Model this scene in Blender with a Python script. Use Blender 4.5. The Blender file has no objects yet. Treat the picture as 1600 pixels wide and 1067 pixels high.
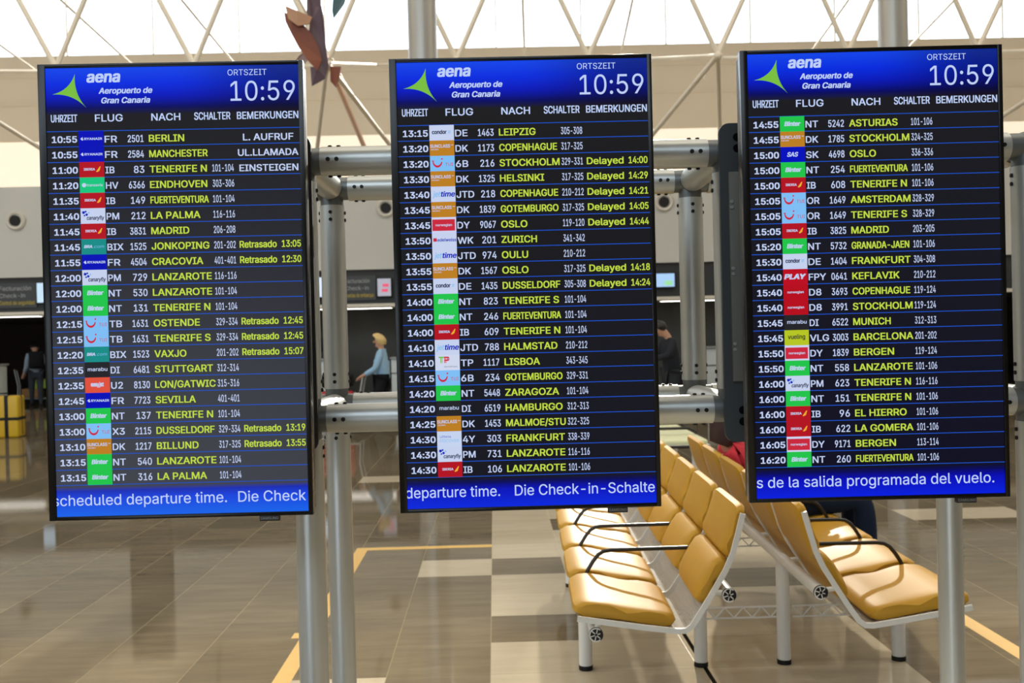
import bpy, bmesh, math, os, random
import numpy as np
from mathutils import Matrix, Vector, geometry

random.seed(7)
S = bpy.context.scene
COL = S.collection

# ------------------------------------------------------------------ camera, world, exposure
cd = bpy.data.cameras.new('camera')
cam = bpy.data.objects.new('camera', cd)
COL.objects.link(cam)
cd.sensor_width = 36.0
cd.lens = 35.84
cd.clip_end = 300
M = Matrix(((0.999549, 0.024489, -0.017361), (-0.017574, 0.008473, -0.99981), (-0.024337, 0.999664, 0.0089))).to_4x4()
M.translation = (0, 0, 1.6)
cam.matrix_world = M
cd.dof.use_dof = True
cd.dof.focus_distance = 2.40
cd.dof.aperture_fstop = 7.1
S.camera = cam
S.view_settings.view_transform = 'Standard'
S.view_settings.look = 'None'
S.view_settings.exposure = 0.0
S.view_settings.gamma = 1.0
S.view_settings.use_curve_mapping = False
S.cycles.use_denoising = True
S.cycles.max_bounces = 8
S.cycles.sample_clamp_indirect = 6.0

ROOF_FILL = 3.2       # glow of the added, unseen roof strips (overhead fill)
GLASS_T = 0.92       # clerestory glazing of the far wall
SUN = 4.8
WORLD = 5.5          # daylight outside the entrance front
world = bpy.data.worlds.new('daylight')
S.world = world
world.use_nodes = True
wb = world.node_tree.nodes['Background']
wb.inputs[0].default_value = (0.74, 0.87, 1.0, 1)
wb.inputs[1].default_value = WORLD
sd = bpy.data.lights.new('sun', 'SUN')
sd.energy = SUN
sd.angle = math.radians(0.9)
sd.color = (1.0, 0.93, 0.80)
so = bpy.data.objects.new('sun', sd)
COL.objects.link(so)
so.rotation_euler = Vector((-0.15, -1.0, -0.388)).to_track_quat('-Z', 'Y').to_euler()


def portal(name, c, w, h, rot):
    """sampling help for daylight through an opening (gives no light of its own)"""
    d = bpy.data.lights.new(name, 'AREA')
    d.shape = 'RECTANGLE'
    d.size, d.size_y = w, h
    d.cycles.is_portal = True
    q = bpy.data.objects.new(name, d)
    COL.objects.link(q)
    q.location = c
    q.rotation_euler = rot


portal('clerestory_daylight', (0, 36.6, 13.95), 68, 4.2, (-math.pi / 2, 0, 0))
portal('front_clerestory_daylight', (-15.5, -10.0, 10.05), 37, 5.1, (math.pi / 2, 0, 0))
portal('front_door_daylight', (-5.85, -10.0, 1.0), 7.3, 2.0, (math.pi / 2, 0, 0))


# ------------------------------------------------------------------ helpers
def lin(c):
    r = []
    for v in c:
        v = v / 255.0
        r.append(v / 12.92 if v <= 0.04045 else ((v + 0.055) / 1.055) ** 2.4)
    return tuple(r) + (1.0,)


MATS = {}


def mat(name, rgb, rough=0.5, metal=0.0, spec=0.5, emit=None, estr=1.0, noise=0.0, nscale=20.0, bump=0.0, coat=0.0):
    """rgb is sRGB 0-255; noise varies the colour a little, bump gives a fine grain"""
    if name in MATS:
        return MATS[name]
    m = bpy.data.materials.new(name)
    m.use_nodes = True
    nt = m.node_tree
    b = nt.nodes['Principled BSDF']
    b.inputs['Base Color'].default_value = lin(rgb)
    b.inputs['Roughness'].default_value = rough
    b.inputs['Metallic'].default_value = metal
    b.inputs['Specular IOR Level'].default_value = spec
    b.inputs['Coat Weight'].default_value = coat
    if emit is not None:
        b.inputs['Emission Color'].default_value = lin(emit)
        b.inputs['Emission Strength'].default_value = estr
    if noise or bump:
        tc = nt.nodes.new('ShaderNodeTexCoord')
        n = nt.nodes.new('ShaderNodeTexNoise')
        n.inputs['Scale'].default_value = nscale
        n.inputs['Detail'].default_value = 4
        nt.links.new(tc.outputs['Object'], n.inputs['Vector'])
        if noise:
            hs = nt.nodes.new('ShaderNodeHueSaturation')
            hs.inputs['Color'].default_value = lin(rgb)
            mr = nt.nodes.new('ShaderNodeMapRange')
            mr.inputs[3].default_value = 1 - noise
            mr.inputs[4].default_value = 1 + noise
            nt.links.new(n.outputs['Fac'], mr.inputs[0])
            nt.links.new(mr.outputs[0], hs.inputs['Value'])
            nt.links.new(hs.outputs[0], b.inputs['Base Color'])
        if bump:
            bp = nt.nodes.new('ShaderNodeBump')
            bp.inputs['Strength'].default_value = bump
            bp.inputs['Distance'].default_value = 0.002
            nt.links.new(n.outputs['Fac'], bp.inputs['Height'])
            nt.links.new(bp.outputs[0], b.inputs['Normal'])
    MATS[name] = m
    return m


class MB:
    """collects shapes for ONE mesh object"""

    def __init__(self):
        self.v, self.f, self.m = [], [], []

    def add(self, vs, fs, mi=0):
        o = len(self.v)
        self.v += [tuple(p) for p in vs]
        self.f += [[i + o for i in f] for f in fs]
        self.m += [mi] * len(fs)

    def box(self, a, b, mi=0, bev=0.0, seg=2):
        bm = bmesh.new()
        bmesh.ops.create_cube(bm, size=1.0)
        d = [b[i] - a[i] for i in range(3)]
        c = [(b[i] + a[i]) / 2 for i in range(3)]
        for q in bm.verts:
            q.co = Vector((q.co.x * d[0] + c[0], q.co.y * d[1] + c[1], q.co.z * d[2] + c[2]))
        if bev:
            bmesh.ops.bevel(bm, geom=bm.edges[:], offset=bev, segments=seg, affect='EDGES', profile=0.5)
        self.bm(bm, mi)

    def bm(self, bm, mi=0):
        bm.verts.index_update()
        self.add([q.co[:] for q in bm.verts], [[q.index for q in f.verts] for f in bm.faces], mi)
        bm.free()

    def tube(self, pts, r, n=12, mi=0, caps=True, r2=None):
        pts = [Vector(p) for p in pts]
        k = len(pts)
        rings = []
        up = None
        for i, p in enumerate(pts):
            t = (pts[min(i + 1, k - 1)] - pts[max(i - 1, 0)]).normalized()
            if up is None:
                up = Vector((0, 0, 1)) if abs(t.z) < 0.9 else Vector((1, 0, 0))
            x = t.cross(up).normalized()
            y = x.cross(t).normalized()
            up = y
            rr = r if r2 is None else r + (r2 - r) * i / (k - 1)
            rings.append([p + (x * math.cos(2 * math.pi * j / n) + y * math.sin(2 * math.pi * j / n)) * rr for j in range(n)])
        vs = [q for g in rings for q in g]
        fs = []
        for i in range(k - 1):
            for j in range(n):
                fs.append([i * n + j, i * n + (j + 1) % n, (i + 1) * n + (j + 1) % n, (i + 1) * n + j])
        if caps:
            fs.append(list(range(n))[::-1])
            fs.append([(k - 1) * n + j for j in range(n)])
        self.add(vs, fs, mi)

    def loft(self, secs, mi=0):
        """secs: closed rings of equal length"""
        n = len(secs[0])
        vs = [q for s in secs for q in s]
        fs = []
        for i in range(len(secs) - 1):
            for j in range(n):
                fs.append([i * n + j, i * n + (j + 1) % n, (i + 1) * n + (j + 1) % n, (i + 1) * n + j])
        fs.append(list(range(n))[::-1])
        fs.append([(len(secs) - 1) * n + j for j in range(n)])
        self.add(vs, fs, mi)

    def sphere(self, c, r, mi=0, u=16, v=10):
        bm = bmesh.new()
        bmesh.ops.create_uvsphere(bm, u_segments=u, v_segments=v, radius=1)
        rr = r if hasattr(r, '__len__') else (r, r, r)
        for q in bm.verts:
            q.co = Vector((q.co.x * rr[0] + c[0], q.co.y * rr[1] + c[1], q.co.z * rr[2] + c[2]))
        self.bm(bm, mi)

    def prism(self, outline, axis, a, b, mi=0):
        """outline of 2-D points put in the plane across axis (0,1,2), from a to b"""
        def p3(p, h):
            q = list(p)
            q.insert(axis, h)
            return q
        self.loft([[p3(p, a) for p in outline], [p3(p, b) for p in outline]], mi)

    def build(self, name, mats, parent=None, smooth=True, angle=40):
        me = bpy.data.meshes.new(name)
        me.from_pydata(self.v, [], self.f)
        for m in (mats if isinstance(mats, (list, tuple)) else [mats]):
            me.materials.append(m)
        me.polygons.foreach_set('material_index', self.m)
        bm = bmesh.new()
        bm.from_mesh(me)
        bmesh.ops.recalc_face_normals(bm, faces=bm.faces[:])
        bm.to_mesh(me)
        bm.free()
        if smooth:
            me.polygons.foreach_set('use_smooth', [True] * len(me.polygons))
            me.set_sharp_from_angle(angle=math.radians(angle))
        me.update()
        return link(name, me, parent)


def link(name, me, parent=None):
    o = bpy.data.objects.new(name, me)
    COL.objects.link(o)
    if parent is not None:
        o.parent = parent
        if parent.get('world_built'):
            o.location = -Vector(parent.location)
    return o


def tag(o, label=None, cat=None, group=None, kind=None):
    if label: o['label'] = label
    if cat: o['category'] = cat
    if group: o['group'] = group
    if kind: o['kind'] = kind
    return o


def thing(name, label, cat, loc=(0, 0, 0), group=None, world_built=True):
    """an Empty at the base of a thing; its parts are built in world coordinates unless world_built is off"""
    o = bpy.data.objects.new(name, None)
    COL.objects.link(o)
    o.location = loc
    o.empty_display_size = 0.1
    if world_built:
        o['world_built'] = True
    return tag(o, label, cat, group)


def sub(name, mb, mats, part, **k):
    """a sub-part: its mesh is in the same coordinates as its part's mesh"""
    o = mb.build(name, mats, None, **k)
    o.parent = part
    return o


def struct(name, mb, mats, label=None, **k):
    o = mb.build(name, mats, None, **k)
    o['kind'] = 'structure'
    return o


# ------------------------------------------------------------------ lettering
FONT = None
try:
    _fp = os.path.join(bpy.utils.system_resource('DATAFILES'), 'fonts', 'Inter.woff2')
    if os.path.exists(_fp):
        FONT = bpy.data.fonts.load(_fp)
except Exception:
    FONT = None
_tc = {}
AR = dict(zip('ABCDEFGHIJKLMNOPQRSTUVWXYZ', [722, 722, 722, 722, 667, 611, 778, 722, 278, 556, 722, 611, 833, 722, 778, 667, 778, 722, 667, 611, 722, 667, 944, 667, 667, 611]))


def arial_w(s):
    return sum(AR.get(c, {'/': 278, '-': 333, '.': 278, ' ': 278, ':': 333}.get(c, 556)) for c in s) / 1000.0


def glyphs(s, shear=0.0):
    """outline of a string filled by winding number (the font's strokes overlap)"""
    key = (s, shear)
    if key in _tc:
        return _tc[key]
    c = bpy.data.curves.new('lettering', 'FONT')
    c.body = s
    if FONT: c.font = FONT
    c.size = 1.0
    c.shear = shear
    o = bpy.data.objects.new('lettering', c)
    COL.objects.link(o)
    bpy.context.view_layer.update()
    cu = o.to_curve(bpy.context.evaluated_depsgraph_get())
    pts, edges = [], []
    for sp in cu.splines:
        bp = sp.bezier_points
        n = len(bp)
        start = len(pts)
        for i in range(n):
            a, b = bp[i], bp[(i + 1) % n]
            straight = (a.handle_right - a.co).length < 1e-6 and (b.handle_left - b.co).length < 1e-6
            d1, d2 = (b.co - a.co), (a.handle_right - a.co)
            if not straight and d1.length > 1e-9:
                straight = abs(d1.x * d2.y - d1.y * d2.x) < 1e-7 and abs(d1.x * (b.handle_left.y - a.co.y) - d1.y * (b.handle_left.x - a.co.x)) < 1e-7
            seg = [a.co] if straight else geometry.interpolate_bezier(a.co, a.handle_right, b.handle_left, b.co, 4)[:-1]
            for q in seg:
                if len(pts) == start or (pts[-1] - q.to_2d()).length > 1e-5:
                    pts.append(q.to_2d())
        if len(pts) - start > 1 and (pts[-1] - pts[start]).length < 1e-5:
            pts.pop()
        m = len(pts) - start
        edges += [(start + i, start + (i + 1) % m) for i in range(m)]
    o.to_curve_clear()
    bpy.data.objects.remove(o)
    bpy.data.curves.remove(c)
    vs, fs = [], []
    if edges:
        r = geometry.delaunay_2d_cdt(pts, edges, [], 0, 1e-6)
        vs = [(v.x, v.y) for v in r[0]]
        A = np.array([pts[a][:] for a, b in edges]); Bq = np.array([pts[b][:] for a, b in edges])
        for f in r[2]:
            cx = sum(vs[i][0] for i in f) / len(f); cy = sum(vs[i][1] for i in f) / len(f)
            up = (A[:, 1] <= cy) & (Bq[:, 1] > cy)
            dn = (A[:, 1] > cy) & (Bq[:, 1] <= cy)
            side = (Bq[:, 0] - A[:, 0]) * (cy - A[:, 1]) - (cx - A[:, 0]) * (Bq[:, 1] - A[:, 1])
            if int(np.sum(up & (side > 0))) - int(np.sum(dn & (side < 0))) != 0:
                fs.append(list(f))
    xs = [vs[i][0] for f in fs for i in f] or [0, 1]
    _tc[key] = (vs, fs, min(xs), max(xs))
    return _tc[key]


CAPH = max(v[1] for v in glyphs('H')[0])


def text(mb, s, x0, z0, cap, width=None, right=None, bold=0.02, shear=0.0, y=-0.0006, mi=0, clip=None, face=-1):
    """lettering in the x-z plane facing -y; cap height and width in metres"""
    vs, fs, a, b = glyphs(s, shear)
    ww = max(bold, 0.0) * cap          # half of the extra stroke width
    hh = ww * 0.55
    sy = (cap - 2 * hh) / CAPH
    sx = sy if width is None else (width - 2 * ww) / (b - a)
    z0 += hh
    if right is not None:
        x0 = right - (b - a) * sx - 2 * ww
    x0 += ww
    passes = ((0, 0),) if ww == 0 else ((-1, -1), (1, -1), (-1, 1), (1, 1))
    for k, (dx, dz) in enumerate(passes):
        pts = []
        for px, pz in vs:
            x = x0 + (px - a) * sx + dx * ww
            if clip:
                x = min(max(x, clip[0]), clip[1])
            pts.append((x, y - k * 0.00002, z0 + pz * sy + dz * hh))
        mb.add(pts, fs, mi)


def rect(mb, x0, z0, x1, z1, y, mi=0):
    mb.add([(x0, y, z0), (x1, y, z0), (x1, y, z1), (x0, y, z1)], [[0, 1, 2, 3]], mi)


# ------------------------------------------------------------------ materials
metal = mat('brushed_aluminium', (184, 186, 182), 0.38, 0.65, noise=0.03, nscale=6)
metal_dark = mat('grey_joint_metal', (112, 116, 116), 0.45, 0.7, noise=0.05, nscale=30)
bolt_m = mat('dark_bolt_steel', (46, 46, 46), 0.35, 0.8)
plate_m = mat('charcoal_painted_plate', (50, 55, 58), 0.6, 0.0, noise=0.04, nscale=40)
flange_m = mat('grey_painted_flange', (92, 92, 86), 0.6, 0.0, noise=0.04, nscale=40)
bezel_m = mat('gloss_black_bezel', (9, 8, 8), 0.25, 0, 0.3, noise=0.1, nscale=50)
case_m = mat('black_casing', (14, 14, 15), 0.45, 0, 0.4, noise=0.1, nscale=50)
hole_m = mat('hole_black', (4, 4, 4), 0.9, 0, 0.1)
white_paint = mat('white_powder_coat', (222, 222, 218), 0.4, 0, 0.5, noise=0.02, nscale=30)
yellow_m = mat('yellow_upholstery', (192, 146, 48), 0.5, 0, 0.2, noise=0.05, nscale=9, bump=0.12)
rubber = mat('black_rubber', (18, 18, 18), 0.6, 0, 0.3)
arm_m = mat('black_armrest', (24, 22, 20), 0.3, 0, 0.6)
chalk = mat('wall_warm_white', (226, 220, 208), 0.7, 0, 0.3, noise=0.02, nscale=1.5)
frame_paint = mat('space_frame_cream', (240, 228, 206), 0.5, 0, 0.4, noise=0.04, nscale=3)
orange_paint = mat('space_frame_salmon', (255, 214, 188), 0.5, 0, 0.4, noise=0.04, nscale=3)
signage = mat('dark_sign_panel', (54, 56, 57), 0.5, 0, 0.3, noise=0.06, nscale=4)
dark_wall = mat('charcoal_wall_panel', (74, 74, 70), 0.6, 0, 0.3, noise=0.08, nscale=2)
brown_wall = mat('dark_brown_wood_wall', (46, 30, 22), 0.6, 0, 0.3, noise=0.2, nscale=3)
counter_m = mat('pale_grey_counter', (196, 204, 204), 0.5, 0, 0.4, noise=0.03, nscale=6)


def floor_mat(name, c_a, c_b, rough, x0=-0.055, y0=7.213, p=0.489, grout=(120, 108, 84), light_grout=True):
    m = bpy.data.materials.new(name)
    m.use_nodes = True
    nt = m.node_tree
    N, L = nt.nodes, nt.links
    b = N['Principled BSDF']
    geo = N.new('ShaderNodeNewGeometry')
    sep = N.new('ShaderNodeSeparateXYZ')
    L.new(geo.outputs['Position'], sep.inputs[0])

    def mth(op, a, bb):
        n = N.new('ShaderNodeMath')
        n.operation = op
        for i, q in enumerate((a, bb)):
            if isinstance(q, (int, float)):
                n.inputs[i].default_value = q
            else:
                L.new(q, n.inputs[i])
        return n.outputs[0]
    u = mth('DIVIDE', mth('SUBTRACT', sep.outputs[0], x0), p)
    v = mth('DIVIDE', mth('SUBTRACT', sep.outputs[1], y0), p)
    cu, cv = mth('FLOOR', u, 0), mth('FLOOR', v, 0)
    comb = N.new('ShaderNodeCombineXYZ')
    L.new(cu, comb.inputs[0]); L.new(cv, comb.inputs[1])
    wn = N.new('ShaderNodeTexWhiteNoise')
    wn.noise_dimensions = '2D'
    L.new(comb.outputs[0], wn.inputs['Vector'])
    # streaky stone, stretched along x
    mp = N.new('ShaderNodeMapping')
    mp.inputs['Scale'].default_value = (1.6, 9.0, 1.0)
    add = N.new('ShaderNodeVectorMath')
    add.operation = 'ADD'
    sc = N.new('ShaderNodeVectorMath')
    sc.operation = 'SCALE'
    sc.inputs['Scale'].default_value = 7.0
    L.new(wn.outputs['Color'], sc.inputs[0])
    L.new(geo.outputs['Position'], add.inputs[0]); L.new(sc.outputs[0], add.inputs[1])
    L.new(add.outputs[0], mp.inputs[0])
    ns = N.new('ShaderNodeTexNoise')
    ns.inputs['Scale'].default_value = 1.3
    ns.inputs['Detail'].default_value = 7
    ns.inputs['Roughness'].default_value = 0.62
    L.new(mp.outputs[0], ns.inputs['Vector'])
    big = N.new('ShaderNodeTexNoise')
    big.inputs['Scale'].default_value = 0.7
    L.new(geo.outputs['Position'], big.inputs['Vector'])
    f = mth('ADD', mth('MULTIPLY', ns.outputs['Fac'], 1.1), mth('MULTIPLY', mth('SUBTRACT', wn.outputs['Value'], 0.5), 0.35))
    f = mth('SUBTRACT', f, 0.1)
    mx = N.new('ShaderNodeMix')
    mx.data_type = 'RGBA'
    mx.inputs[6].default_value = lin(c_a)
    mx.inputs[7].default_value = lin(c_b)
    L.new(f, mx.inputs[0])
    # joints: a light one between columns, a faint dark one between rows
    fu = mth('ABSOLUTE', mth('SUBTRACT', mth('FRACT', u, 0), 0.5), 0)
    fv = mth('ABSOLUTE', mth('SUBTRACT', mth('FRACT', v, 0), 0.5), 0)
    gu = mth('GREATER_THAN', fu, 0.4955)
    gv = mth('GREATER_THAN', fv, 0.4965)
    g1 = N.new('ShaderNodeMix'); g1.data_type = 'RGBA'
    L.new(mth('MULTIPLY', gv, 0.4), g1.inputs[0]); L.new(mx.outputs[2], g1.inputs[6])
    g1.inputs[7].default_value = lin((60, 52, 42))
    g2 = N.new('ShaderNodeMix'); g2.data_type = 'RGBA'
    L.new(mth('MULTIPLY', gu, 0.5), g2.inputs[0]); L.new(g1.outputs[2], g2.inputs[6])
    g2.inputs[7].default_value = lin(grout)
    L.new(g2.outputs[2], b.inputs['Base Color'])
    rr = mth('ADD', rough - 0.02, mth('MULTIPLY', ns.outputs['Fac'], 0.04))
    rr2 = mth('ADD', rr, mth('MULTIPLY', gu, 0.3))
    b.inputs['Roughness'].default_value = 0.9
    b.inputs['Specular IOR Level'].default_value = 0.0
    gl = N.new('ShaderNodeBsdfGlossy')      # polished face: Beckmann lobe, Fresnel weighted
    gl.distribution = 'BECKMANN'
    L.new(rr2, gl.inputs['Roughness'])
    fr = N.new('ShaderNodeFresnel')
    fr.inputs['IOR'].default_value = 1.52
    ms = N.new('ShaderNodeMixShader')
    L.new(mth('MULTIPLY', fr.outputs[0], mth('SUBTRACT', 1.0, mth('MULTIPLY', gu, 0.9))), ms.inputs[0])
    L.new(b.outputs[0], ms.inputs[1])
    L.new(gl.outputs[0], ms.inputs[2])
    L.new(ms.outputs[0], N['Material Output'].inputs['Surface'])
    bp = N.new('ShaderNodeBump')
    bp.inputs['Strength'].default_value = 0.04
    bp.inputs['Distance'].default_value = 0.01
    L.new(big.outputs['Fac'], bp.inputs['Height'])
    L.new(bp.outputs[0], b.inputs['Normal'])
    L.new(bp.outputs[0], gl.inputs['Normal'])
    return m


tile_dark = floor_mat('dark_stone_tile', (98, 88, 70), (150, 136, 111), 0.06, grout=(170, 154, 118))
tile_light = floor_mat('pale_stone_tile', (196, 182, 156), (222, 210, 186), 0.06, grout=(150, 140, 118))

# ------------------------------------------------------------------ the setting
P = 0.489
X0, Y0 = -0.055, 7.213
fl = MB()
white_cells = {(-1, -1), (-2, -6), (-3, 8), (-2, 8), (7, 2), (8, 2), (-9, 16), (5, 14), (9, 20), (-14, 9), (-6, 22), (2, 26), (12, 7)}
dark_cells = {(0, -1), (0, -4), (3, -2), (1, 5), (2, 8), (1, -7), (3, 3), (0, 9), (2, 13), (3, 17), (1, 2)}
i0, i1, j0, j1 = -42, 44, -22, 44
nx, ny = i1 - i0 + 1, j1 - j0 + 1
vs = [(X0 + P * (i0 + i), Y0 + P * (j0 + j), 0.0) for j in range(ny) for i in range(nx)]
fl.v = vs
for j in range(ny - 1):
    for i in range(nx - 1):
        ci, cj = i0 + i, j0 + j
        light = 0 <= ci <= 3 and cj < 30
        if (ci, cj) in dark_cells: light = False
        if (ci, cj) in white_cells: light = True
        fl.f.append([j * nx + i, j * nx + i + 1, (j + 1) * nx + i + 1, (j + 1) * nx + i])
        fl.m.append(1 if light else 0)
xa, xb = X0 + P * i0, X0 + P * i1
ya, yb = Y0 + P * j0, Y0 + P * j1
for (a, b, c, d) in ((-60, -30, xa, 60), (xb, -30, 60, 60), (xa, -30, xb, ya), (xa, yb, xb, 60)):
    fl.add([(a, b, 0), (c, b, 0), (c, d, 0), (a, d, 0)], [[0, 1, 2, 3]], 0)
struct('floor', fl, [tile_dark, tile_light], smooth=False)

# floor tape (thin vinyl strips stuck on the floor)
tape_m = mat('yellow_floor_tape', (226, 182, 92), 0.45, 0, 0.4, noise=0.05, nscale=15)
for nm, lab, rs in (
        ('floor_tape', 'yellow tape marking an L on the dark floor tiles left of the seats', [((-1.072, 2.6), (-0.985, 7.70)), ((-0.985, 7.61), (-0.055, 7.70)), ((-1.12, 5.43), (-1.072, 5.53))]),
        ('floor_tape', 'yellow tape running along the floor right of the seats', [((2.44, 2.4), (2.53, 6.1))])):
    b = MB()
    for (p0, p1) in rs:
        b.box((p0[0], p0[1], 0.0), (p1[0], p1[1], 0.0012))
    tag(b.build(nm, tape_m, smooth=False), lab, 'floor marking')
b = MB()
b.box((0.945, 2.5, 0.0), (0.965, 5.35, 0.0012))
struct('trim_3', b, mat('dark_floor_joint', (34, 30, 26), 0.95, 0, 0.0), smooth=False)

# far side: white bulkhead over the counters
K = 1.15


def B(x, y, z):
    return (x * K, y * K, 1.6 + (z - 1.6) * K)


b = MB()
b.box(B(-26, 20, 2.90), B(26, 20.5, 4.66))
struct('wall_bulkhead', b, mat('bulkhead_white', (206, 204, 196), 0.6, 0, 0.3, noise=0.03, nscale=1))
b = MB()
b.box(B(-26, 20.08, 2.80), B(26, 20.4, 2.90))
struct('trim_1', b, mat('dark_shadow_gap', (58, 56, 52), 0.6))
b = MB()
b.box(B(-26, 20.03, 2.23), B(26, 20.35, 2.80))
struct('trim_2', b, signage)
b = MB()
b.box(B(-26, 19.97, 2.165), B(26, 20.38, 2.23))
struct('trim_4', b, mat('pale_canopy_edge', (214, 206, 190), 0.5, noise=0.03))
b = MB()
b.box((-30, 23.4, 2.30), (30, 36, 2.42))
struct('ceiling_counters', b, mat('counter_soffit', (70, 66, 60), 0.8, noise=0.05))
b = MB()
b.box((-30, 23.57, 4.96), (30, 36.7, 5.12))
struct('ceiling_ledge', b, chalk)
b = MB()
b.box((-7.6, 25.8, 0), (11, 26.1, 2.3))
for x in (-5.1, -3.6, -2.1, -0.6, 0.9, 2.4, 3.9, 5.4, 6.9, 8.4):
    b.box((x * K, 25.79, 0), (x * K + 0.02, 25.8, 2.3))
struct('wall_counters', b, dark_wall)
b = MB()
b.box((-34, 36, 0), (34, 36.3, 2.42))
struct('wall_far', b, brown_wall)

soffit_fill = mat('soffit_fill_glow', (255, 250, 240), 0.5, emit=(255, 250, 240), estr=5.0)
for k in range(-2, 7):  # added glowing panels, out of sight, to brighten the dark counter area
    t = thing('canopy_fill', 'added fill light under the counter canopy, unseen behind the pale canopy edge', 'fill light', (-6.2 + 2.8 * k, 24.6, 2.26), 'added fill lights under the counter canopy')
    b = MB()
    b.box((-7.2 + 2.8 * k, 24.45, 2.262), (-5.2 + 2.8 * k, 24.75, 2.30))
    b.build('fill_housing', mat('fill_housing_white', (220, 220, 216), 0.5), t)
    b = MB()
    b.box((-7.15 + 2.8 * k, 24.48, 2.255), (-5.25 + 2.8 * k, 24.72, 2.262))
    b.build('fill_panel', soffit_fill, t)

# upper far wall: emissive cream strip below, panelled middle, clerestory glazing
wall_up = mat('upper_wall_beige', (238, 221, 196), 0.7, 0, 0.3, noise=0.03, nscale=0.6)
YW, ZG0, ZG1 = 36.7, 11.85, 16.0
b = MB()
b.box((-34, YW, 8.80), (34, YW + 0.4, ZG0))
b.box((-34, YW, ZG1), (34, YW + 0.4, 17.2))
for z in (10.11, 11.11):
    b.box((-34, YW - 0.05, z - 0.035), (34, YW, z + 0.035))
struct('wall_upper', b, wall_up, smooth=False)
b = MB()
b.box((-34, YW, 4.9), (34, YW + 0.3, 8.80))
struct('window_2', b, mat('cream_emissive_band', (250, 234, 212), 0.6, emit=(250, 234, 212), estr=0.62), smooth=False)  # pale cream band with its own emission
pane = bpy.data.materials.new('clear_clerestory_pane')
pane.use_nodes = True
_n = pane.node_tree
_tr = _n.nodes.new('ShaderNodeBsdfTransparent')
_tr.inputs[0].default_value = (GLASS_T, GLASS_T, GLASS_T, 1)
_gl = _n.nodes.new('ShaderNodeBsdfGlossy')
_gl.inputs['Roughness'].default_value = 0.05
_mx = _n.nodes.new('ShaderNodeMixShader')
_mx.inputs[0].default_value = 0.04
_n.links.new(_tr.outputs[0], _mx.inputs[1]); _n.links.new(_gl.outputs[0], _mx.inputs[2])
_n.links.new(_mx.outputs[0], _n.nodes['Material Output'].inputs['Surface'])
b = MB()
b.box((-34, YW + 0.1, ZG0), (34, YW + 0.12, ZG1))
struct('window_1', b, pane, smooth=False)
b = MB()
for i in range(-11, 12):
    b.box((i * 3.06 + 0.3, YW, ZG0), (i * 3.06 + 0.36, YW + 0.09, ZG1))
b.box((-34, YW, 14.4), (34, YW + 0.09, 14.47))
struct('trim_5', b, frame_paint, smooth=False)

# roof with added glowing fill strips, side walls and the entrance front behind the viewer
roof = mat('roof_panel_beige', (212, 204, 192), 0.8, 0, 0.2, noise=0.03, nscale=0.5)
b = MB()
for (a, c) in ((-10.3, 1.0), (5.0, 10.0), (13.5, 37.1)):
    b.box((-34, a, 17.2), (34, c, 17.5))
struct('ceiling', b, roof, smooth=False)
fill_strip_m = mat('roof_fill_glow', (255, 246, 228), 0.6, emit=(255, 246, 230), estr=ROOF_FILL)
for k, (a, c) in enumerate(((1.0, 5.0), (10.0, 13.5))):  # strips added above the view, glowing as overhead fill
    b = MB()
    b.box((-34, a, 17.25), (34, c, 17.35))
    struct('window_%d' % (k + 3), b, fill_strip_m, smooth=False)
b = MB()
b.box((-34.3, -10.3, 0), (-34, 37.1, 17.5))
struct('wall_left', b, chalk)
b = MB()
b.box((34, -10.3, 0), (34.3, 37.1, 17.5))
struct('wall_right', b, chalk)
b = MB()   # entrance front, unseen: low doorway and high openings shaped for the light
b.box((-34, -10.3, 0), (-9.5, -10, 7.5))
b.box((-2.2, -10.3, 0), (34, -10, 7.5))
b.box((-9.5, -10.3, 2.0), (-2.2, -10, 7.5))
b.box((3.0, -10.3, 7.5), (34, -10, 12.6))
b.box((-34, -10.3, 12.6), (34, -10, 17.2))
for i in range(-7, 8):
    b.box((i * 4.8 - 0.15, -10.3, 7.5), (i * 4.8 + 0.15, -10, 12.6))
struct('wall_front', b, mat('entrance_front_grey', (120, 116, 110), 0.7, noise=0.03), smooth=False)

# ------------------------------------------------------------------ round air nozzles on the bulkhead
noz = None
for lab, x, z in (('round white air nozzle on the bulkhead left of the left screen', -9.234, 4.0),
                  ('round white air nozzle on the bulkhead between the left and middle screens', -2.055, 4.09),
                  ('round white air nozzle on the bulkhead between the middle and right screens', 3.394, 4.083)):
    t = thing('air_nozzle', lab, 'air vent', B(x, 20, z), 'air nozzles along the bulkhead', world_built=False)
    b = MB()
    prof = [(0.22, 0.0), (0.22, -0.03), (0.185, -0.07), (0.14, -0.055), (0.13, -0.02)]
    n = 24
    rings = [[(r * math.cos(2 * math.pi * j / n), y, r * math.sin(2 * math.pi * j / n)) for j in range(n)] for r, y in prof]
    b.loft(rings)
    b.build('flange_ring', mat('nozzle_white', (214, 208, 194), 0.5), t)
    b = MB()
    b.tube([(0, -0.03, 0), (0, -0.065, 0)], 0.115, 20)
    b.build('nozzle_core', mat('nozzle_black', (20, 18, 16), 0.7), t)

# ------------------------------------------------------------------ building columns carrying the roof
for lab, x in (('round grey steel roof column rising behind the middle screen', -0.88), ('round grey steel roof column rising behind the right screen', 5.60)):
    t = thing('support_column', lab, 'column', (x, 14, 0), 'roof columns of the hall')
    b = MB()
    b.tube([(x, 14, 0.0), (x, 14, 17.2)], 0.2, 32)
    b.build('shaft', mat('column_grey_paint', (176, 172, 164), 0.38, 0.4, noise=0.02), t)
    b = MB()
    b.tube([(x, 14, 0.0), (x, 14, 0.12)], 0.24, 32)
    b.build('base_collar', metal_dark, t)

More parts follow.
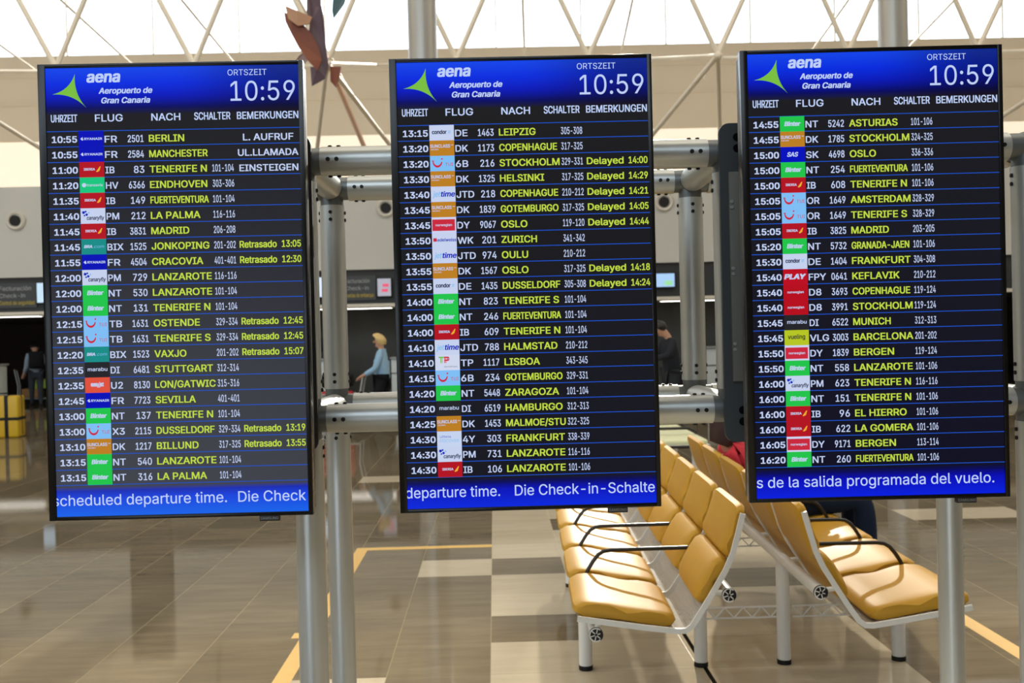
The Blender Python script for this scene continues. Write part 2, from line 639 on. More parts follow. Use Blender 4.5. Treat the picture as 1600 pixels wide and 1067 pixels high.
# ------------------------------------------------------------------ roof space frame
t = thing('roof_space_frame', 'cream tubular space frame of crossing struts under the bright roof glazing', 'roof frame', (0, 18, 4.66))
node_x = [-12.5, -10.06, -7.623, -5.20, -2.848, -0.546, 1.80, 4.12, 6.46, 8.80, 11.14]
ZM, ZT, ZB, YF = 6.46, 8.95, 5.15, 18.2


def strut(a, b_, r=0.042, m=frame_paint, name='strut'):
    q = MB()
    q.tube([a, b_], r, 8)
    return q.build(name, m, t)


for i, x in enumerate(node_x):
    if 0 < i:
        xm = (x + node_x[i - 1]) / 2
        sal = orange_paint if i == 999 else frame_paint
        strut((x, YF, ZM), (xm, YF - 0.2, ZT), 0.05)
        strut((node_x[i - 1], YF, ZM), (xm, YF - 0.2, ZT), 0.05)
        strut((x, YF, ZM), (xm, 23.3, ZB), 0.045)
        strut((node_x[i - 1], YF, ZM), (xm, 23.3, ZB), 0.045)
        strut((xm, YF - 0.2, ZT), (xm + 0.35, 26.5, 8.1), 0.03)
    strut((x, YF, ZM), (x + 0.25, 24.0, 7.95), 0.035)
    strut((x, YF, ZM), (x - 0.9, 24.0, 7.95), 0.028)
    q = MB()
    q.sphere((x, YF, ZM), 0.075)
    q.build('node', frame_paint, t)
strut((node_x[4], YF - 0.06, ZM + 0.1), (-2.60, 22.2, 5.4), 0.055, orange_paint)
for z, y in ((7.95, 24.0),):
    strut((-13, y, z), (12, y, z), 0.04)

# ------------------------------------------------------------------ hanging mobile sculpture in front of the roof
t = thing('hanging_mobile', 'dark purple and rust hanging mobile of bent metal plates between left and middle screens', 'sculpture', (-2.2, 13.0, 5.3))
purple = mat('mobile_aubergine', (84, 62, 72), 0.55, noise=0.1, nscale=3)
rust = mat('mobile_rust', (124, 62, 34), 0.55, noise=0.1, nscale=3)
tan = mat('mobile_tan', (172, 128, 96), 0.55, noise=0.1, nscale=3)
teal = mat('mobile_teal', (62, 92, 96), 0.55, noise=0.1, nscale=3)


def fin(pts, m, y, bend=0.1, th=0.02, name='plate'):
    """bent plate: outline in x-z, bowed in depth"""
    q = MB()
    xs = [p[0] for p in pts]
    cx, w = (min(xs) + max(xs)) / 2, max(0.1, (max(xs) - min(xs)) / 2)
    f = [(p[0], y + bend * ((p[0] - cx) / w) ** 2 + 0.12 * (p[1] - pts[0][1]), p[1]) for p in pts]
    q.loft([f, [(a, b_ + th, c) for a, b_, c in f]])
    return q.build(name, m, t, smooth=False)


def W(px, py, y=13.0):
    k = y / 1593.0
    # offsets from the hall axis on the plane at that depth (see the roof frame for the same datum)
    return ((px - 772 - 0.0245 * (py - 520)) * k, 1.6 + (520 + 0.0245 * (772 - px) - py) * k)


fin([W(*p) for p in ((479, -40), (502, -40), (504, 10), (509, 35), (511, 70), (516, 105), (512, 128), (492, 141), (489, 110), (500, 112), (494, 78), (484, 62), (487, 40), (480, 20))], purple, 13.0)
fin([W(*p) for p in ((447, 24), (462, 32), (478, 45), (491, 60), (501, 78), (507, 100), (501, 118), (487, 103), (472, 82), (459, 58), (450, 40))], rust, 12.9, 0.05)
fin([W(*p) for p in ((450, 16), (470, 26), (492, 34), (488, 46), (472, 50), (456, 38))], tan, 12.85, 0.05)
fin([W(*p) for p in ((516, 104), (533, 104), (531, 122), (526, 138), (517, 128))], rust, 13.05, 0.03)
fin([W(*p) for p in ((478, 76), (480, 92), (472, 104), (456, 102), (466, 88))], mat('mobile_mauve', (168, 146, 140), 0.6), 13.1, 0.03)
fin([W(*p) for p in ((524, -30), (548, -30), (540, 10), (523, 33), (520, 20))], teal, 13.0, 0.05)
for p in ((490, -40), (530, -30)):
    a = W(*p)
    q = MB()
    q.tube([(a[0], 13.0, a[1] - 0.1), (a[0], 13.0, 17.2)], 0.008, 6)
    q.build('cable', bolt_m, t)
q = MB()
a, c = W(486, -20), W(540, -22)
q.tube([(a[0], 13.04, a[1]), (c[0], 13.04, c[1])], 0.015, 6)
q.build('rod', bolt_m, t)

# ------------------------------------------------------------------ check-in side, signs and counters
ink_w = mat('sign_white_ink', (150, 152, 152), 0.6)
ink_y = mat('sign_yellow_ink', (170, 150, 52), 0.6)


def sign(lab, x, z, lines, cap=0.1, w=0.78):
    t = thing('overhead_sign', lab, 'sign', B(x, 20.03, z), 'overhead signs on the dark band')
    q = MB()
    q.box(B(x, 20.0, z - 0.06), B(x + w, 20.03, z + 0.42))
    q.build('sign_panel', mat('sign_board_charcoal', (58, 61, 62), 0.5, noise=0.04), t)
    q = MB()
    for k, (s, wd, mi) in enumerate(lines):
        a = B(x + 0.06, 19.998, z + 0.28 - 0.14 * k)
        text(q, s, a[0], a[2], cap * 0.92, wd * K, y=a[1] - 0.001, mi=mi)
    q.build('lettering', [ink_w, ink_y], t, smooth=False)


sign('dark overhead sign with two white lines and a yellow line left of the left screen', -9.66, 2.37, (('Facturación', 0.62, 0), ('Check-in', 0.5, 0), ('Control de seguridad', 0.68, 1)))
sign('dark overhead sign with a yellow bottom line between left and middle screens', -2.95, 2.36, (('Facturación', 0.48, 0), ('Check-in', 0.46, 0), ('Puertas de embarque', 0.56, 1)), w=0.66)


def info_screen(lab, x, z, w, h, rgb, spots=()):
    t = thing('information_screen', lab, 'screen', B(x + w / 2, 20.0, z), 'small screens on the dark band')
    q = MB()
    q.box(B(x, 19.93, z), B(x + w, 20.029, z + h), bev=0.006)
    q.build('screen_case', case_m, t)
    q = MB()
    a, c = B(x + 0.02, 19.928, z + 0.02), B(x + w - 0.02, 19.928, z + h - 0.02)
    rect(q, a[0], a[2], c[0], c[2], a[1])
    for (a, b_, c_, d, mi) in spots:
        a, c = B(x + a, 19.925, z + b_), B(x + c_, 19.925, z + d)
        rect(q, a[0], a[2], c[0], c[2], a[1], mi)
    q.build('screen_face', [mat('info_face_%d_%d_%d' % rgb, rgb, 0.4, emit=rgb, estr=0.8), mat('info_red', (200, 60, 90), 0.4, emit=(210, 80, 110), estr=0.8),
                            mat('info_green', (140, 200, 150), 0.4, emit=(140, 200, 150), estr=0.8)], t, smooth=False)


info_screen('small bright portrait screen beside the upright rear post by the left screen', -3.46, 2.36, 0.26, 0.42, (190, 205, 225))
info_screen('small grey screen with pink marks next to the middle screen', -2.27, 2.35, 0.3, 0.38, (150, 152, 165), ((0.1, 0.1, 0.22, 0.16, 1), (0.12, 0.2, 0.24, 0.26, 1)))
info_screen('small blue and green screen right of the middle screen', 3.16, 2.40, 0.42, 0.30, (150, 185, 225), ((0.2, 0.05, 0.36, 0.14, 2),))
info_screen('small pale blue screen at the left edge of the left screen', -8.86, 2.38, 0.26, 0.42, (170, 195, 215))


def counter(lab, x0, x1, y, h=1.12, screens=(), lime=False):
    x0, x1, y, h, screens = x0 * K, x1 * K, y * K, 1.6 + (h - 1.6) * K, [q_ * K for q_ in screens]
    t = thing('check_in_counter', lab, 'counter', ((x0 + x1) / 2, y, 0), 'check-in counters')
    q = MB()
    q.box((x0, y, 0), (x1, y + 0.6, h), bev=0.01)
    q.build('body', counter_m, t)
    q = MB()
    q.box((x0 - 0.03, y - 0.05, h), (x1 + 0.03, y + 0.65, h + 0.04), bev=0.008)
    q.build('worktop', mat('counter_top_grey', (150, 152, 150), 0.4), t)
    q = MB()
    q.box((x0, y - 0.012, 0.7), (x1, y, 0.73))
    q.build('trim_strip', metal_dark, t)
    if lime:
        q = MB()
        q.box((x0, y - 0.015, 0.05), (x0 + 0.12, y, h))
        q.build('lime_edge', mat('lime_panel', (170, 186, 40), 0.5), t)
    for sx in screens:
        k = thing('counter_monitor', 'black monitor standing on the ' + lab, 'monitor', (sx, y + 0.3, h + 0.04))
        q = MB()
        q.box((sx - 0.26, y + 0.28, h + 0.20), (sx + 0.26, y + 0.32, h + 0.54), bev=0.006)
        q.build('screen_panel', case_m, k)
        q = MB()
        q.box((sx - 0.03, y + 0.3, h + 0.05), (sx + 0.03, y + 0.34, h + 0.3))
        q.box((sx - 0.12, y + 0.2, h + 0.04), (sx + 0.12, y + 0.4, h + 0.055))
        q.build('stand', case_m, k)


counter('pale counter behind the woman in blue', -2.1, -0.4, 20.7, 1.12, (-1.75,))
counter('pale counter seen between the left post and its neighbour tube', -5.2, -3.25, 20.7, 1.12, (-3.7,))
counter('pale counter behind the dark tower right of the middle screen', 4.2, 6.4, 20.7, 1.18, (5.0,))
counter('white counter end with lime edge behind the yellow suitcase', -10.6, -9.36, 19.2, 1.2, (), True)
t = thing('queue_panel', 'tall narrow black panel between the two right tubes', 'panel', (4.58, 22.54, 0))
q = MB()
q.box((4.44, 22.5, 0.03), (4.69, 22.6, 2.1), bev=0.01)
q.build('panel', case_m, t)
q = MB()
q.box((4.26, 22.4, 0), (4.88, 22.7, 0.03), bev=0.008)
q.build('base_plate', metal_dark, t)
t = thing('queue_panel', 'tall narrow black panel beside the left rear tube', 'panel', (-2.86, 19.0, 0))
q = MB()
q.box((-2.93, 18.95, 0.03), (-2.79, 19.05, 1.5), bev=0.01)
q.build('panel', case_m, t)
q = MB()
q.box((-3.1, 18.85, 0), (-2.62, 19.15, 0.03), bev=0.008)
q.build('base_plate', metal_dark, t)

t = thing('mirror_totem', 'unseen dark totem added behind the left screen for its reflection in the floor', 'totem', (-4.75, 14.0, 0))
q = MB()  # hidden extra, put in for its dark mirror image on the floor
q.box((-5.02, 13.9, 0.04), (-4.48, 14.1, 2.75), bev=0.02)
q.build('pillar', case_m, t)
q = MB()
q.box((-5.15, 13.75, 0.0), (-4.35, 14.25, 0.04), bev=0.01)
q.build('base_plate', metal_dark, t)

# ------------------------------------------------------------------ display stand: a box truss of tubes on floor posts
R = 0.0375
YF_, YR_ = 2.63, 3.12
XS = (-0.484, 0.611, 1.392)
ZU, ZL = 2.05, 1.39
st = thing('tubular_display_stand', 'grey aluminium tube stand with floor posts carrying the three screens', 'display stand', (0.45, 2.85, 0))


def rod(name, a, b_, r=R, gap=0.055, bolts=True, m=metal):
    a, b_ = Vector(a), Vector(b_)
    d = (b_ - a).normalized()
    q = MB()
    q.tube([a, b_], r, 28)
    o = q.build(name, m, st)
    if bolts:
        u = Vector((0, 0, 1)) if abs(d.z) < 0.5 else Vector((1, 0, 0))
        v = d.cross(u)
        for e, s in ((a, 1), (b_, -1)):
            for k in (0.022, 0.044):
                for w in (v, u, -u, -v):
                    if w.y > 0.5: continue
                    c = e + d * s * k + w * (r - 0.001)
                    bq = MB()
                    bq.tube([c, c + w * 0.004], 0.0055, 10)
                    bq.tube([c + w * 0.004, c + w * 0.005], 0.003, 6)
                    sub('bolt', bq, bolt_m, o)
    return o


G = 0.052
for y in (YF_, YR_):
    for x in (XS[0],) + ((XS[2],)):
        rod('floor_post', (x, y, 0.012), (x, y, ZL - G))
    for x in XS:
        rod('upright', (x, y, ZL + G), (x, y, ZU - G))
    for z in (ZU, ZL):
        rod('rail', (XS[0] + G, y, z), (XS[1] - G, y, z))
        rod('rail', (XS[1] + G, y, z), (XS[2] - G, y, z))
        rod('rail_stub', (XS[0] - G, y, z), (XS[0] - 0.36, y, z), bolts=False)
for x in XS:
    for z in (ZU, ZL):
        rod('depth_tube', (x, YF_ + G, z), (x, YR_ - G, z), bolts=False)
for x in (XS[0], XS[2]):
    for y in (YF_, YR_):
        q = MB()
        q.tube([(x, y, 0), (x, y, 0.012)], 0.075, 28)
        q.build('foot_plate', metal_dark, st)
for x in XS:
    for y in (YF_, YR_):
        for z in (ZU, ZL):
            q = MB()
            q.sphere((x, y, z), R * 1.04, u=20, v=12)
            q.tube([(x - G - 0.01, y, z), (x + (G + 0.01 if x < 1.2 else 0), y, z)], R * 0.93, 24)
            q.tube([(x, y, z - (G + 0.01 if (z > 1.5 or x != XS[1]) else 0)), (x, y, z + (G + 0.01 if z < 1.5 else 0))], R * 0.93, 24)
            dy = (G + 0.01) * (1 if y < 3 else -1)
            q.tube([(x, y, z), (x, y + dy, z)], R * 0.93, 24)
            q.build('joint', metal_dark, st)


def face_plate(xo, xi, z0, z1, m, flange):
    """bracket plate in front of a post, rounded on its outer side, reaching behind a screen"""
    s_ = 1 if xi > xo else -1
    rr, y0, y1 = 0.026, 2.574, YF_ - R + 0.004
    pts = [(xi, z0)]
    for k in range(7):
        an = -math.pi / 2 - k * math.pi / 12
        pts.append((xo + s_ * (rr + rr * math.cos(an)), z0 + rr + rr * math.sin(an)))
    for k in range(7):
        an = math.pi - k * math.pi / 12
        pts.append((xo + s_ * (rr + rr * math.cos(an)), z1 - rr + rr * math.sin(an)))
    pts.append((xi, z1))
    q = MB()
    q.prism(pts, 1, y0, y0 + 0.012)
    o = q.build('mounting_plate', m, st)
    for z in (z0 + 0.052, z0 + 0.081, z1 - 0.036, z1 - 0.064):
        x = xo + s_ * 0.046
        h = MB()
        h.tube([(x, y0 - 0.0002, z), (x, y0 - 0.0006, z)], 0.0105, 20)
        sub('bolt_hole', h, hole_m, o)
        h = MB()
        h.tube([(x + s_ * 0.008, y0, z - 0.003), (x + s_ * 0.008, y0 - 0.006, z - 0.003)], 0.005, 12)
        sub('bolt', h, metal_dark, o)
    if flange:
        f = MB()
        f.box((xo + 0.021, y0 - 0.012, z0 + 0.155), (xi, y0 - 0.0005, z1 - 0.125), bev=0.001)
        sub('flange', f, flange_m, o)
        for z in (z0 + 0.25, z0 + 0.44, z1 - 0.20):
            for x in (xo + 0.026, xo + 0.062):
                h = MB()
                for dz in (0.0, -0.014):
                    h.tube([(x, y0 - 0.012, z + dz), (x, y0 - 0.016, z + dz)], 0.0042, 10)
                sub('bolt_pair', h, metal, o)
    return o


plate_b = mat('black_painted_plate', (36, 34, 32), 0.6, noise=0.04, nscale=40)
face_plate(-0.4495, -0.62, 1.312, 2.108, plate_b, False)
face_plate(0.5805, 0.76, 1.308, 2.116, plate_m, True)

# ------------------------------------------------------------------ the three departure screens
WHITE, LIME = 0, 1
scr = dict(white=(204, 218, 255), lime=(200, 226, 74), line=(30, 88, 214))
m_white = mat('screen_white', (10, 10, 12), 0.6, 0, 0.1, emit=scr['white'], estr=0.88)
m_lime = mat('screen_lime', (12, 12, 4), 0.6, 0, 0.1, emit=scr['lime'], estr=0.92)
m_line = mat('screen_line_blue', (2, 4, 10), 0.6, 0, 0.1, emit=scr['line'], estr=0.85)
m_title = mat('screen_title_white', (8, 8, 10), 0.6, 0, 0.1, emit=(196, 214, 255), estr=0.92)
m_logo_green = mat('screen_logo_green', (6, 10, 3), 0.6, 0, 0.1, emit=(124, 194, 66), estr=0.95)


def emat(name, c, s=0.95):
    return mat('screen_' + name, tuple(int(q * 0.06) for q in c), 0.6, 0, 0.1, emit=c, estr=s)


LOGO_BG = {
    'RYANAIR': (0, 12, 190), 'IBERIA': (186, 18, 34), 'transavia': (24, 206, 132), 'canaryfly': (206, 218, 248), 'BRA': (24, 146, 140),
    'Binter': (34, 204, 78), 'TUI': (132, 198, 255), 'marabu': (36, 36, 42), 'easyjet': (232, 84, 62), 'SUNCLASS': (196, 132, 34),
    'condor': (206, 218, 248), 'jettime': (206, 218, 248), 'norwegian': (214, 220, 250), 'edelweiss': (206, 218, 248), 'TAP': (216, 224, 248),
    'discover': (206, 220, 250), 'SAS': (0, 14, 196), 'PLAY': (196, 10, 34), 'vueling': (190, 206, 36), 'norwegian_red': (190, 10, 30)}
C_NAVY, C_RED, C_GOLD, C_BLUE, C_LBLUE, C_GREEN, C_DK = (16, 26, 66), (206, 40, 62), (240, 176, 50), (12, 40, 190), (120, 190, 240), (110, 190, 60), (40, 44, 40)
m_navy, m_red, m_gold = emat('navy', C_NAVY), emat('red', C_RED), emat('gold', C_GOLD)
m_blue, m_lblue, m_leaf, m_dk = emat('blue', C_BLUE), emat('light_blue', C_LBLUE), emat('leaf', C_GREEN), emat('ink', C_DK)
LM = [m_white, m_lime, m_line, m_navy, m_red, m_gold, m_blue, m_lblue, m_leaf, m_dk]
NAVY, RED, GOLD, BLUE, LBLUE, LEAF, INK, TILE = 3, 4, 5, 6, 7, 8, 9, 10

T0, T1 = -0.2140, -0.1572    # airline tile columns
ROW0, PITCH = 0.3710, 0.03543


def swoosh(mb, pts, y, mi):
    mb.add([(p[0], y, p[1]) for p in pts], [list(range(len(pts)))], mi)


def airline(mb, key, zt, zb):
    """logo tile of one flight row (zt/zb: top and bottom)"""
    yb, y = -0.0008, -0.0012
    rect(mb, T0, zb, T1, zt, yb, TILE)
    c = (zt + zb) / 2
    k = key
    tx = lambda s, x, z, cap, w, **q: text(mb, s, x, z, cap, w, y=y, **q)
    if k == 'RYANAIR':
        tx('RYANAIR', T0 + 0.013, c - 0.003, 0.0055, 0.041, bold=0.051)
        swoosh(mb, [(T0 + 0.004, c), (T0 + 0.009, c + 0.004), (T0 + 0.011, c - 0.003), (T0 + 0.008, c - 0.004)], y, WHITE)
    elif k == 'IBERIA':
        tx('IBERIA', T0 + 0.010, c - 0.002, 0.0055, 0.026, bold=0.051)
        swoosh(mb, [(T0 + 0.038, c - 0.005), (T0 + 0.047, c + 0.007), (T0 + 0.049, c + 0.007), (T0 + 0.046, c - 0.003), (T0 + 0.041, c - 0.006)], y, GOLD)
    elif k == 'transavia':
        tx('transavia', T0 + 0.016, c - 0.003, 0.006, 0.036, bold=0.017)
        swoosh(mb, [(T0 + 0.010 + 0.005 * math.cos(a * 0.52), c + 0.005 * math.sin(a * 0.52)) for a in range(12)], y, WHITE)
    elif k == 'canaryfly':
        tx('canaryfly', T0 + 0.014, c - 0.009, 0.009, 0.040, bold=0.034, shear=0.15, mi=NAVY)
        for (dx, dz, r, mi) in ((0.007, 0.008, 0.0035, BLUE), (0.014, 0.003, 0.003, BLUE), (0.012, 0.010, 0.0022, BLUE), (0.019, 0.007, 0.002, LBLUE), (0.009, 0.001, 0.002, BLUE)):
            swoosh(mb, [(T0 + dx + r * math.cos(a * 0.785), c + dz + r * math.sin(a * 0.785)) for a in range(8)], y, mi)
    elif k == 'BRA':
        tx('BRA', T0 + 0.006, c - 0.003, 0.007, 0.019, bold=0.068, shear=0.2)
        tx('.com', T0 + 0.026, c - 0.003, 0.007, 0.026, bold=0.000, shear=0.2, mi=LBLUE)
    elif k == 'Binter':
        tx('Binter', T0 + 0.010, c - 0.005, 0.0105, 0.038, bold=0.068, shear=0.2)
    elif k == 'TUI':
        n = 9
        o1 = [(T0 + 0.017 + 0.0115 * math.cos(math.pi * (1.02 + 0.94 * i / (n - 1))), c + 0.005 + 0.0145 * math.sin(math.pi * (1.02 + 0.94 * i / (n - 1)))) for i in range(n)]
        o2 = [(T0 + 0.017 + 0.009 * math.cos(math.pi * (1.05 + 0.9 * i / (n - 1))), c + 0.006 + 0.0105 * math.sin(math.pi * (1.05 + 0.9 * i / (n - 1)))) for i in range(n)]
        for i in range(n - 1):
            swoosh(mb, [o1[i], o1[i + 1], o2[i + 1], o2[i]], y, RED)
        swoosh(mb, [(T0 + 0.004, c + 0.007), (T0 + 0.009, c + 0.007), (T0 + 0.009, c + 0.0045), (T0 + 0.005, c + 0.0045)], y, RED)
        swoosh(mb, [(T0 + 0.0275 + 0.002 * math.cos(a * 0.785), c + 0.0105 + 0.002 * math.sin(a * 0.785)) for a in range(8)], y, RED)
        tx('TUI', T0 + 0.035, c - 0.006, 0.0075, 0.018, bold=0.000, mi=RED)
    elif k == 'marabu':
        tx('marabu', T0 + 0.007, c - 0.003, 0.0085, 0.045, bold=0.025)
    elif k == 'easyjet':
        tx('easyjet', T0 + 0.013, c - 0.003, 0.010, 0.030, bold=0.085)
    elif k == 'SUNCLASS':
        tx('SUNCLASS', T0 + 0.001, c + 0.001, 0.0075, 0.046, bold=0.034)
        tx('AIRLINES', T0 + 0.002, c - 0.0045, 0.003, 0.018, bold=0.017)
        rect(mb, T0 + 0.049, c + 0.006, T1 - 0.002, c + 0.0072, y, WHITE)
    elif k == 'condor':
        tx('condor', T0 + 0.006, c - 0.003, 0.0095, 0.034, bold=0.051, mi=NAVY)
        for j in range(3):
            rect(mb, T0 + 0.043, c + 0.003 - j * 0.0025, T0 + 0.050 - j * 0.001, c + 0.0042 - j * 0.0025, y, LBLUE)
    elif k == 'jettime':
        tx('jet', T0 + 0.004, c - 0.006, 0.0125, 0.018, bold=0.017, shear=0.2, mi=LBLUE)
        tx('time', T0 + 0.023, c - 0.006, 0.0125, 0.033, bold=0.051, shear=0.2, mi=BLUE)
    elif k in ('norwegian', 'norwegian_red'):
        if k == 'norwegian':
            rect(mb, T0 + 0.0015, zb + 0.004, T1 - 0.003, zt - 0.005, -0.001, RED)
        tx('norwegian', T0 + 0.009, c - 0.003, 0.0055, 0.038, bold=0.034)
    elif k == 'edelweiss':
        tx('edelweiss', T0 + 0.012, c - 0.003, 0.0075, 0.044, bold=0.034, shear=0.1, mi=BLUE)
        rect(mb, T0 + 0.003, c - 0.003, T0 + 0.011, c + 0.005, y, RED)
    elif k == 'TAP':
        tx('T', T0 + 0.008, c - 0.001, 0.015, 0.013, bold=0.102, mi=LEAF)
        tx('P', T0 + 0.021, c - 0.001, 0.015, 0.012, bold=0.102, mi=RED)
        tx('AIR PORTUGAL', T0 + 0.020, c - 0.011, 0.003, 0.032, bold=0.000, mi=NAVY)
    elif k == 'discover':
        tx('Lufthansa', T0 + 0.006, c + 0.003, 0.0055, 0.026, bold=0.000, mi=BLUE)
        tx('DISCOVER', T0 + 0.006, c - 0.007, 0.0065, 0.044, bold=0.000, mi=LBLUE)
    elif k == 'SAS':
        tx('SAS', T0 + 0.015, c - 0.005, 0.0105, 0.026, bold=0.051, shear=0.25)
    elif k == 'PLAY':
        tx('PLAY', T0 + 0.002, c - 0.006, 0.0125, 0.051, bold=0.102, shear=0.2)
    elif k == 'vueling':
        tx('vueling', T0 + 0.008, c - 0.003, 0.0105, 0.040, bold=0.034, mi=INK)


FL1 = '''10:55|RYANAIR|FR|2501|BERLIN||L. AUFRUF
10:55|RYANAIR|FR|2584|MANCHESTER||UL.LLAMADA
11:00|IBERIA|IB|83|TENERIFE N|101-104|EINSTEIGEN
11:20|transavia|HV|6366|EINDHOVEN|303-306|
11:35|IBERIA|IB|149|FUERTEVENTURA|101-104|
11:40|canaryfly|PM|212|LA PALMA|116-116|
11:45|IBERIA|IB|3831|MADRID|206-208|
11:45|BRA|BIX|1525|JONKOPING|201-202|Retrasado 13:05
11:55|RYANAIR|FR|4504|CRACOVIA|401-401|Retrasado 12:30
12:00|canaryfly|PM|729|LANZAROTE|116-116|
12:00|Binter|NT|530|LANZAROTE|101-104|
12:00|Binter|NT|131|TENERIFE N|101-104|
12:15|TUI|TB|1631|OSTENDE|329-334|Retrasado 12:45
12:15|TUI|TB|1631|TENERIFE S|329-334|Retrasado 12:45
12:20|BRA|BIX|1523|VAXJO|201-202|Retrasado 15:07
12:35|marabu|DI|6481|STUTTGART|312-314|
12:35|easyjet|U2|8130|LON/GATWIC|315-316|
12:45|RYANAIR|FR|7723|SEVILLA|401-401|
13:00|Binter|NT|137|TENERIFE N|101-104|
13:00|TUI|X3|2115|DUSSELDORF|329-334|Retrasado 13:19
13:10|SUNCLASS|DK|1217|BILLUND|317-325|Retrasado 13:55
13:15|Binter|NT|540|LANZAROTE|101-104|
13:15|Binter|NT|316|LA PALMA|101-104|'''
FL2 = '''13:15|condor|DE|1463|LEIPZIG|305-308|
13:20|SUNCLASS|DK|1173|COPENHAGUE|317-325|
13:20|TUI|6B|216|STOCKHOLM|329-331|Delayed 14:00
13:30|SUNCLASS|DK|1325|HELSINKI|317-325|Delayed 14:29
13:40|jettime|JTD|218|COPENHAGUE|210-212|Delayed 14:21
13:45|SUNCLASS|DK|1839|GOTEMBURGO|317-325|Delayed 14:05
13:45|norwegian|DY|9067|OSLO|119-120|Delayed 14:44
13:50|edelweiss|WK|201|ZURICH|341-342|
13:50|jettime|JTD|974|OULU|210-212|
13:55|SUNCLASS|DK|1567|OSLO|317-325|Delayed 14:18
13:55|condor|DE|1435|DUSSELDORF|305-308|Delayed 14:24
14:00|Binter|NT|823|TENERIFE S|101-104|
14:00|Binter|NT|246|FUERTEVENTURA|101-104|
14:00|IBERIA|IB|609|TENERIFE N|101-104|
14:10|jettime|JTD|788|HALMSTAD|210-212|
14:10|TAP|TP|1117|LISBOA|343-345|
14:15|TUI|6B|234|GOTEMBURGO|329-331|
14:20|Binter|NT|5448|ZARAGOZA|101-104|
14:20|marabu|DI|6519|HAMBURGO|312-313|
14:25|SUNCLASS|DK|1453|MALMOE/STU|322-325|
14:30|discover|4Y|303|FRANKFURT|338-339|
14:30|canaryfly|PM|731|LANZAROTE|116-116|
14:30|IBERIA|IB|106|LANZAROTE|101-106|'''
FL3 = '''14:55|Binter|NT|5242|ASTURIAS|101-106|
14:55|SUNCLASS|DK|1785|STOCKHOLM|324-325|
15:00|SAS|SK|4698|OSLO|336-336|
15:00|Binter|NT|254|FUERTEVENTURA|101-106|
15:00|IBERIA|IB|608|TENERIFE N|101-106|
15:05|TUI|OR|1649|AMSTERDAM|328-329|
15:05|TUI|OR|1649|TENERIFE S|328-329|
15:05|IBERIA|IB|3825|MADRID|203-205|
15:20|Binter|NT|5732|GRANADA-JAEN|101-106|
15:30|condor|DE|1404|FRANKFURT|304-308|
15:40|PLAY|FPY|0641|KEFLAVIK|210-212|
15:40|norwegian_red|D8|3693|COPENHAGUE|119-124|
15:40|norwegian_red|D8|3991|STOCKHOLM|119-124|
15:45|marabu|DI|6522|MUNICH|312-313|
15:45|vueling|VLG|3003|BARCELONA|201-202|
15:50|norwegian|DY|1839|BERGEN|119-124|
15:50|Binter|NT|558|LANZAROTE|101-106|
16:00|canaryfly|PM|623|TENERIFE N|116-116|
16:00|Binter|NT|151|TENERIFE N|101-106|
16:00|IBERIA|IB|96|EL HIERRO|101-106|
16:00|IBERIA|IB|622|LA GOMERA|101-106|
16:05|norwegian|DY|9171|BERGEN|113-114|
16:20|Binter|NT|260|FUERTEVENTURA|101-106|'''


def screen_image(name, stops_z, right_shift=None, rough=0.25):
    """a lit picture area whose colours run down (and across) the panel"""
    m = bpy.data.materials.new(name)
    m.use_nodes = True
    nt = m.node_tree
    b = nt.nodes['Principled BSDF']
    b.inputs['Base Color'].default_value = (0.004, 0.004, 0.005, 1)
    b.inputs['Roughness'].default_value = rough
    b.inputs['Specular IOR Level'].default_value = 0.12
    tc = nt.nodes.new('ShaderNodeTexCoord')
    sp = nt.nodes.new('ShaderNodeSeparateXYZ')
    nt.links.new(tc.outputs['Object'], sp.inputs[0])
    mr = nt.nodes.new('ShaderNodeMapRange')
    mr.inputs[1].default_value = stops_z[0][0]
    mr.inputs[2].default_value = stops_z[-1][0]
    nt.links.new(sp.outputs[2], mr.inputs[0])
    cr = nt.nodes.new('ShaderNodeValToRGB')
    z0, z1 = stops_z[0][0], stops_z[-1][0]
    el = cr.color_ramp.elements
    for i, (z, c) in enumerate(stops_z):
        p = (z - z0) / (z1 - z0)
        e = el[i] if i < 2 else el.new(p)
        e.position = p
        e.color = lin(c)
    nt.links.new(mr.outputs[0], cr.inputs[0])
    out = cr.outputs[0]
    if right_shift:
        x0, x1, c = right_shift
        mx = nt.nodes.new('ShaderNodeMapRange')
        mx.interpolation_type = 'SMOOTHSTEP'
        mx.inputs[1].default_value = x0
        mx.inputs[2].default_value = x1
        nt.links.new(sp.outputs[0], mx.inputs[0])
        mi = nt.nodes.new('ShaderNodeMix')
        mi.data_type = 'RGBA'
        mi.blend_type = 'MULTIPLY'
        nt.links.new(mx.outputs[0], mi.inputs[0])
        nt.links.new(out, mi.inputs[6])
        mi.inputs[7].default_value = c
        out = mi.outputs[2]
    nt.links.new(out, b.inputs['Emission Color'])
    b.inputs['Emission Strength'].default_value = 0.95
    return m


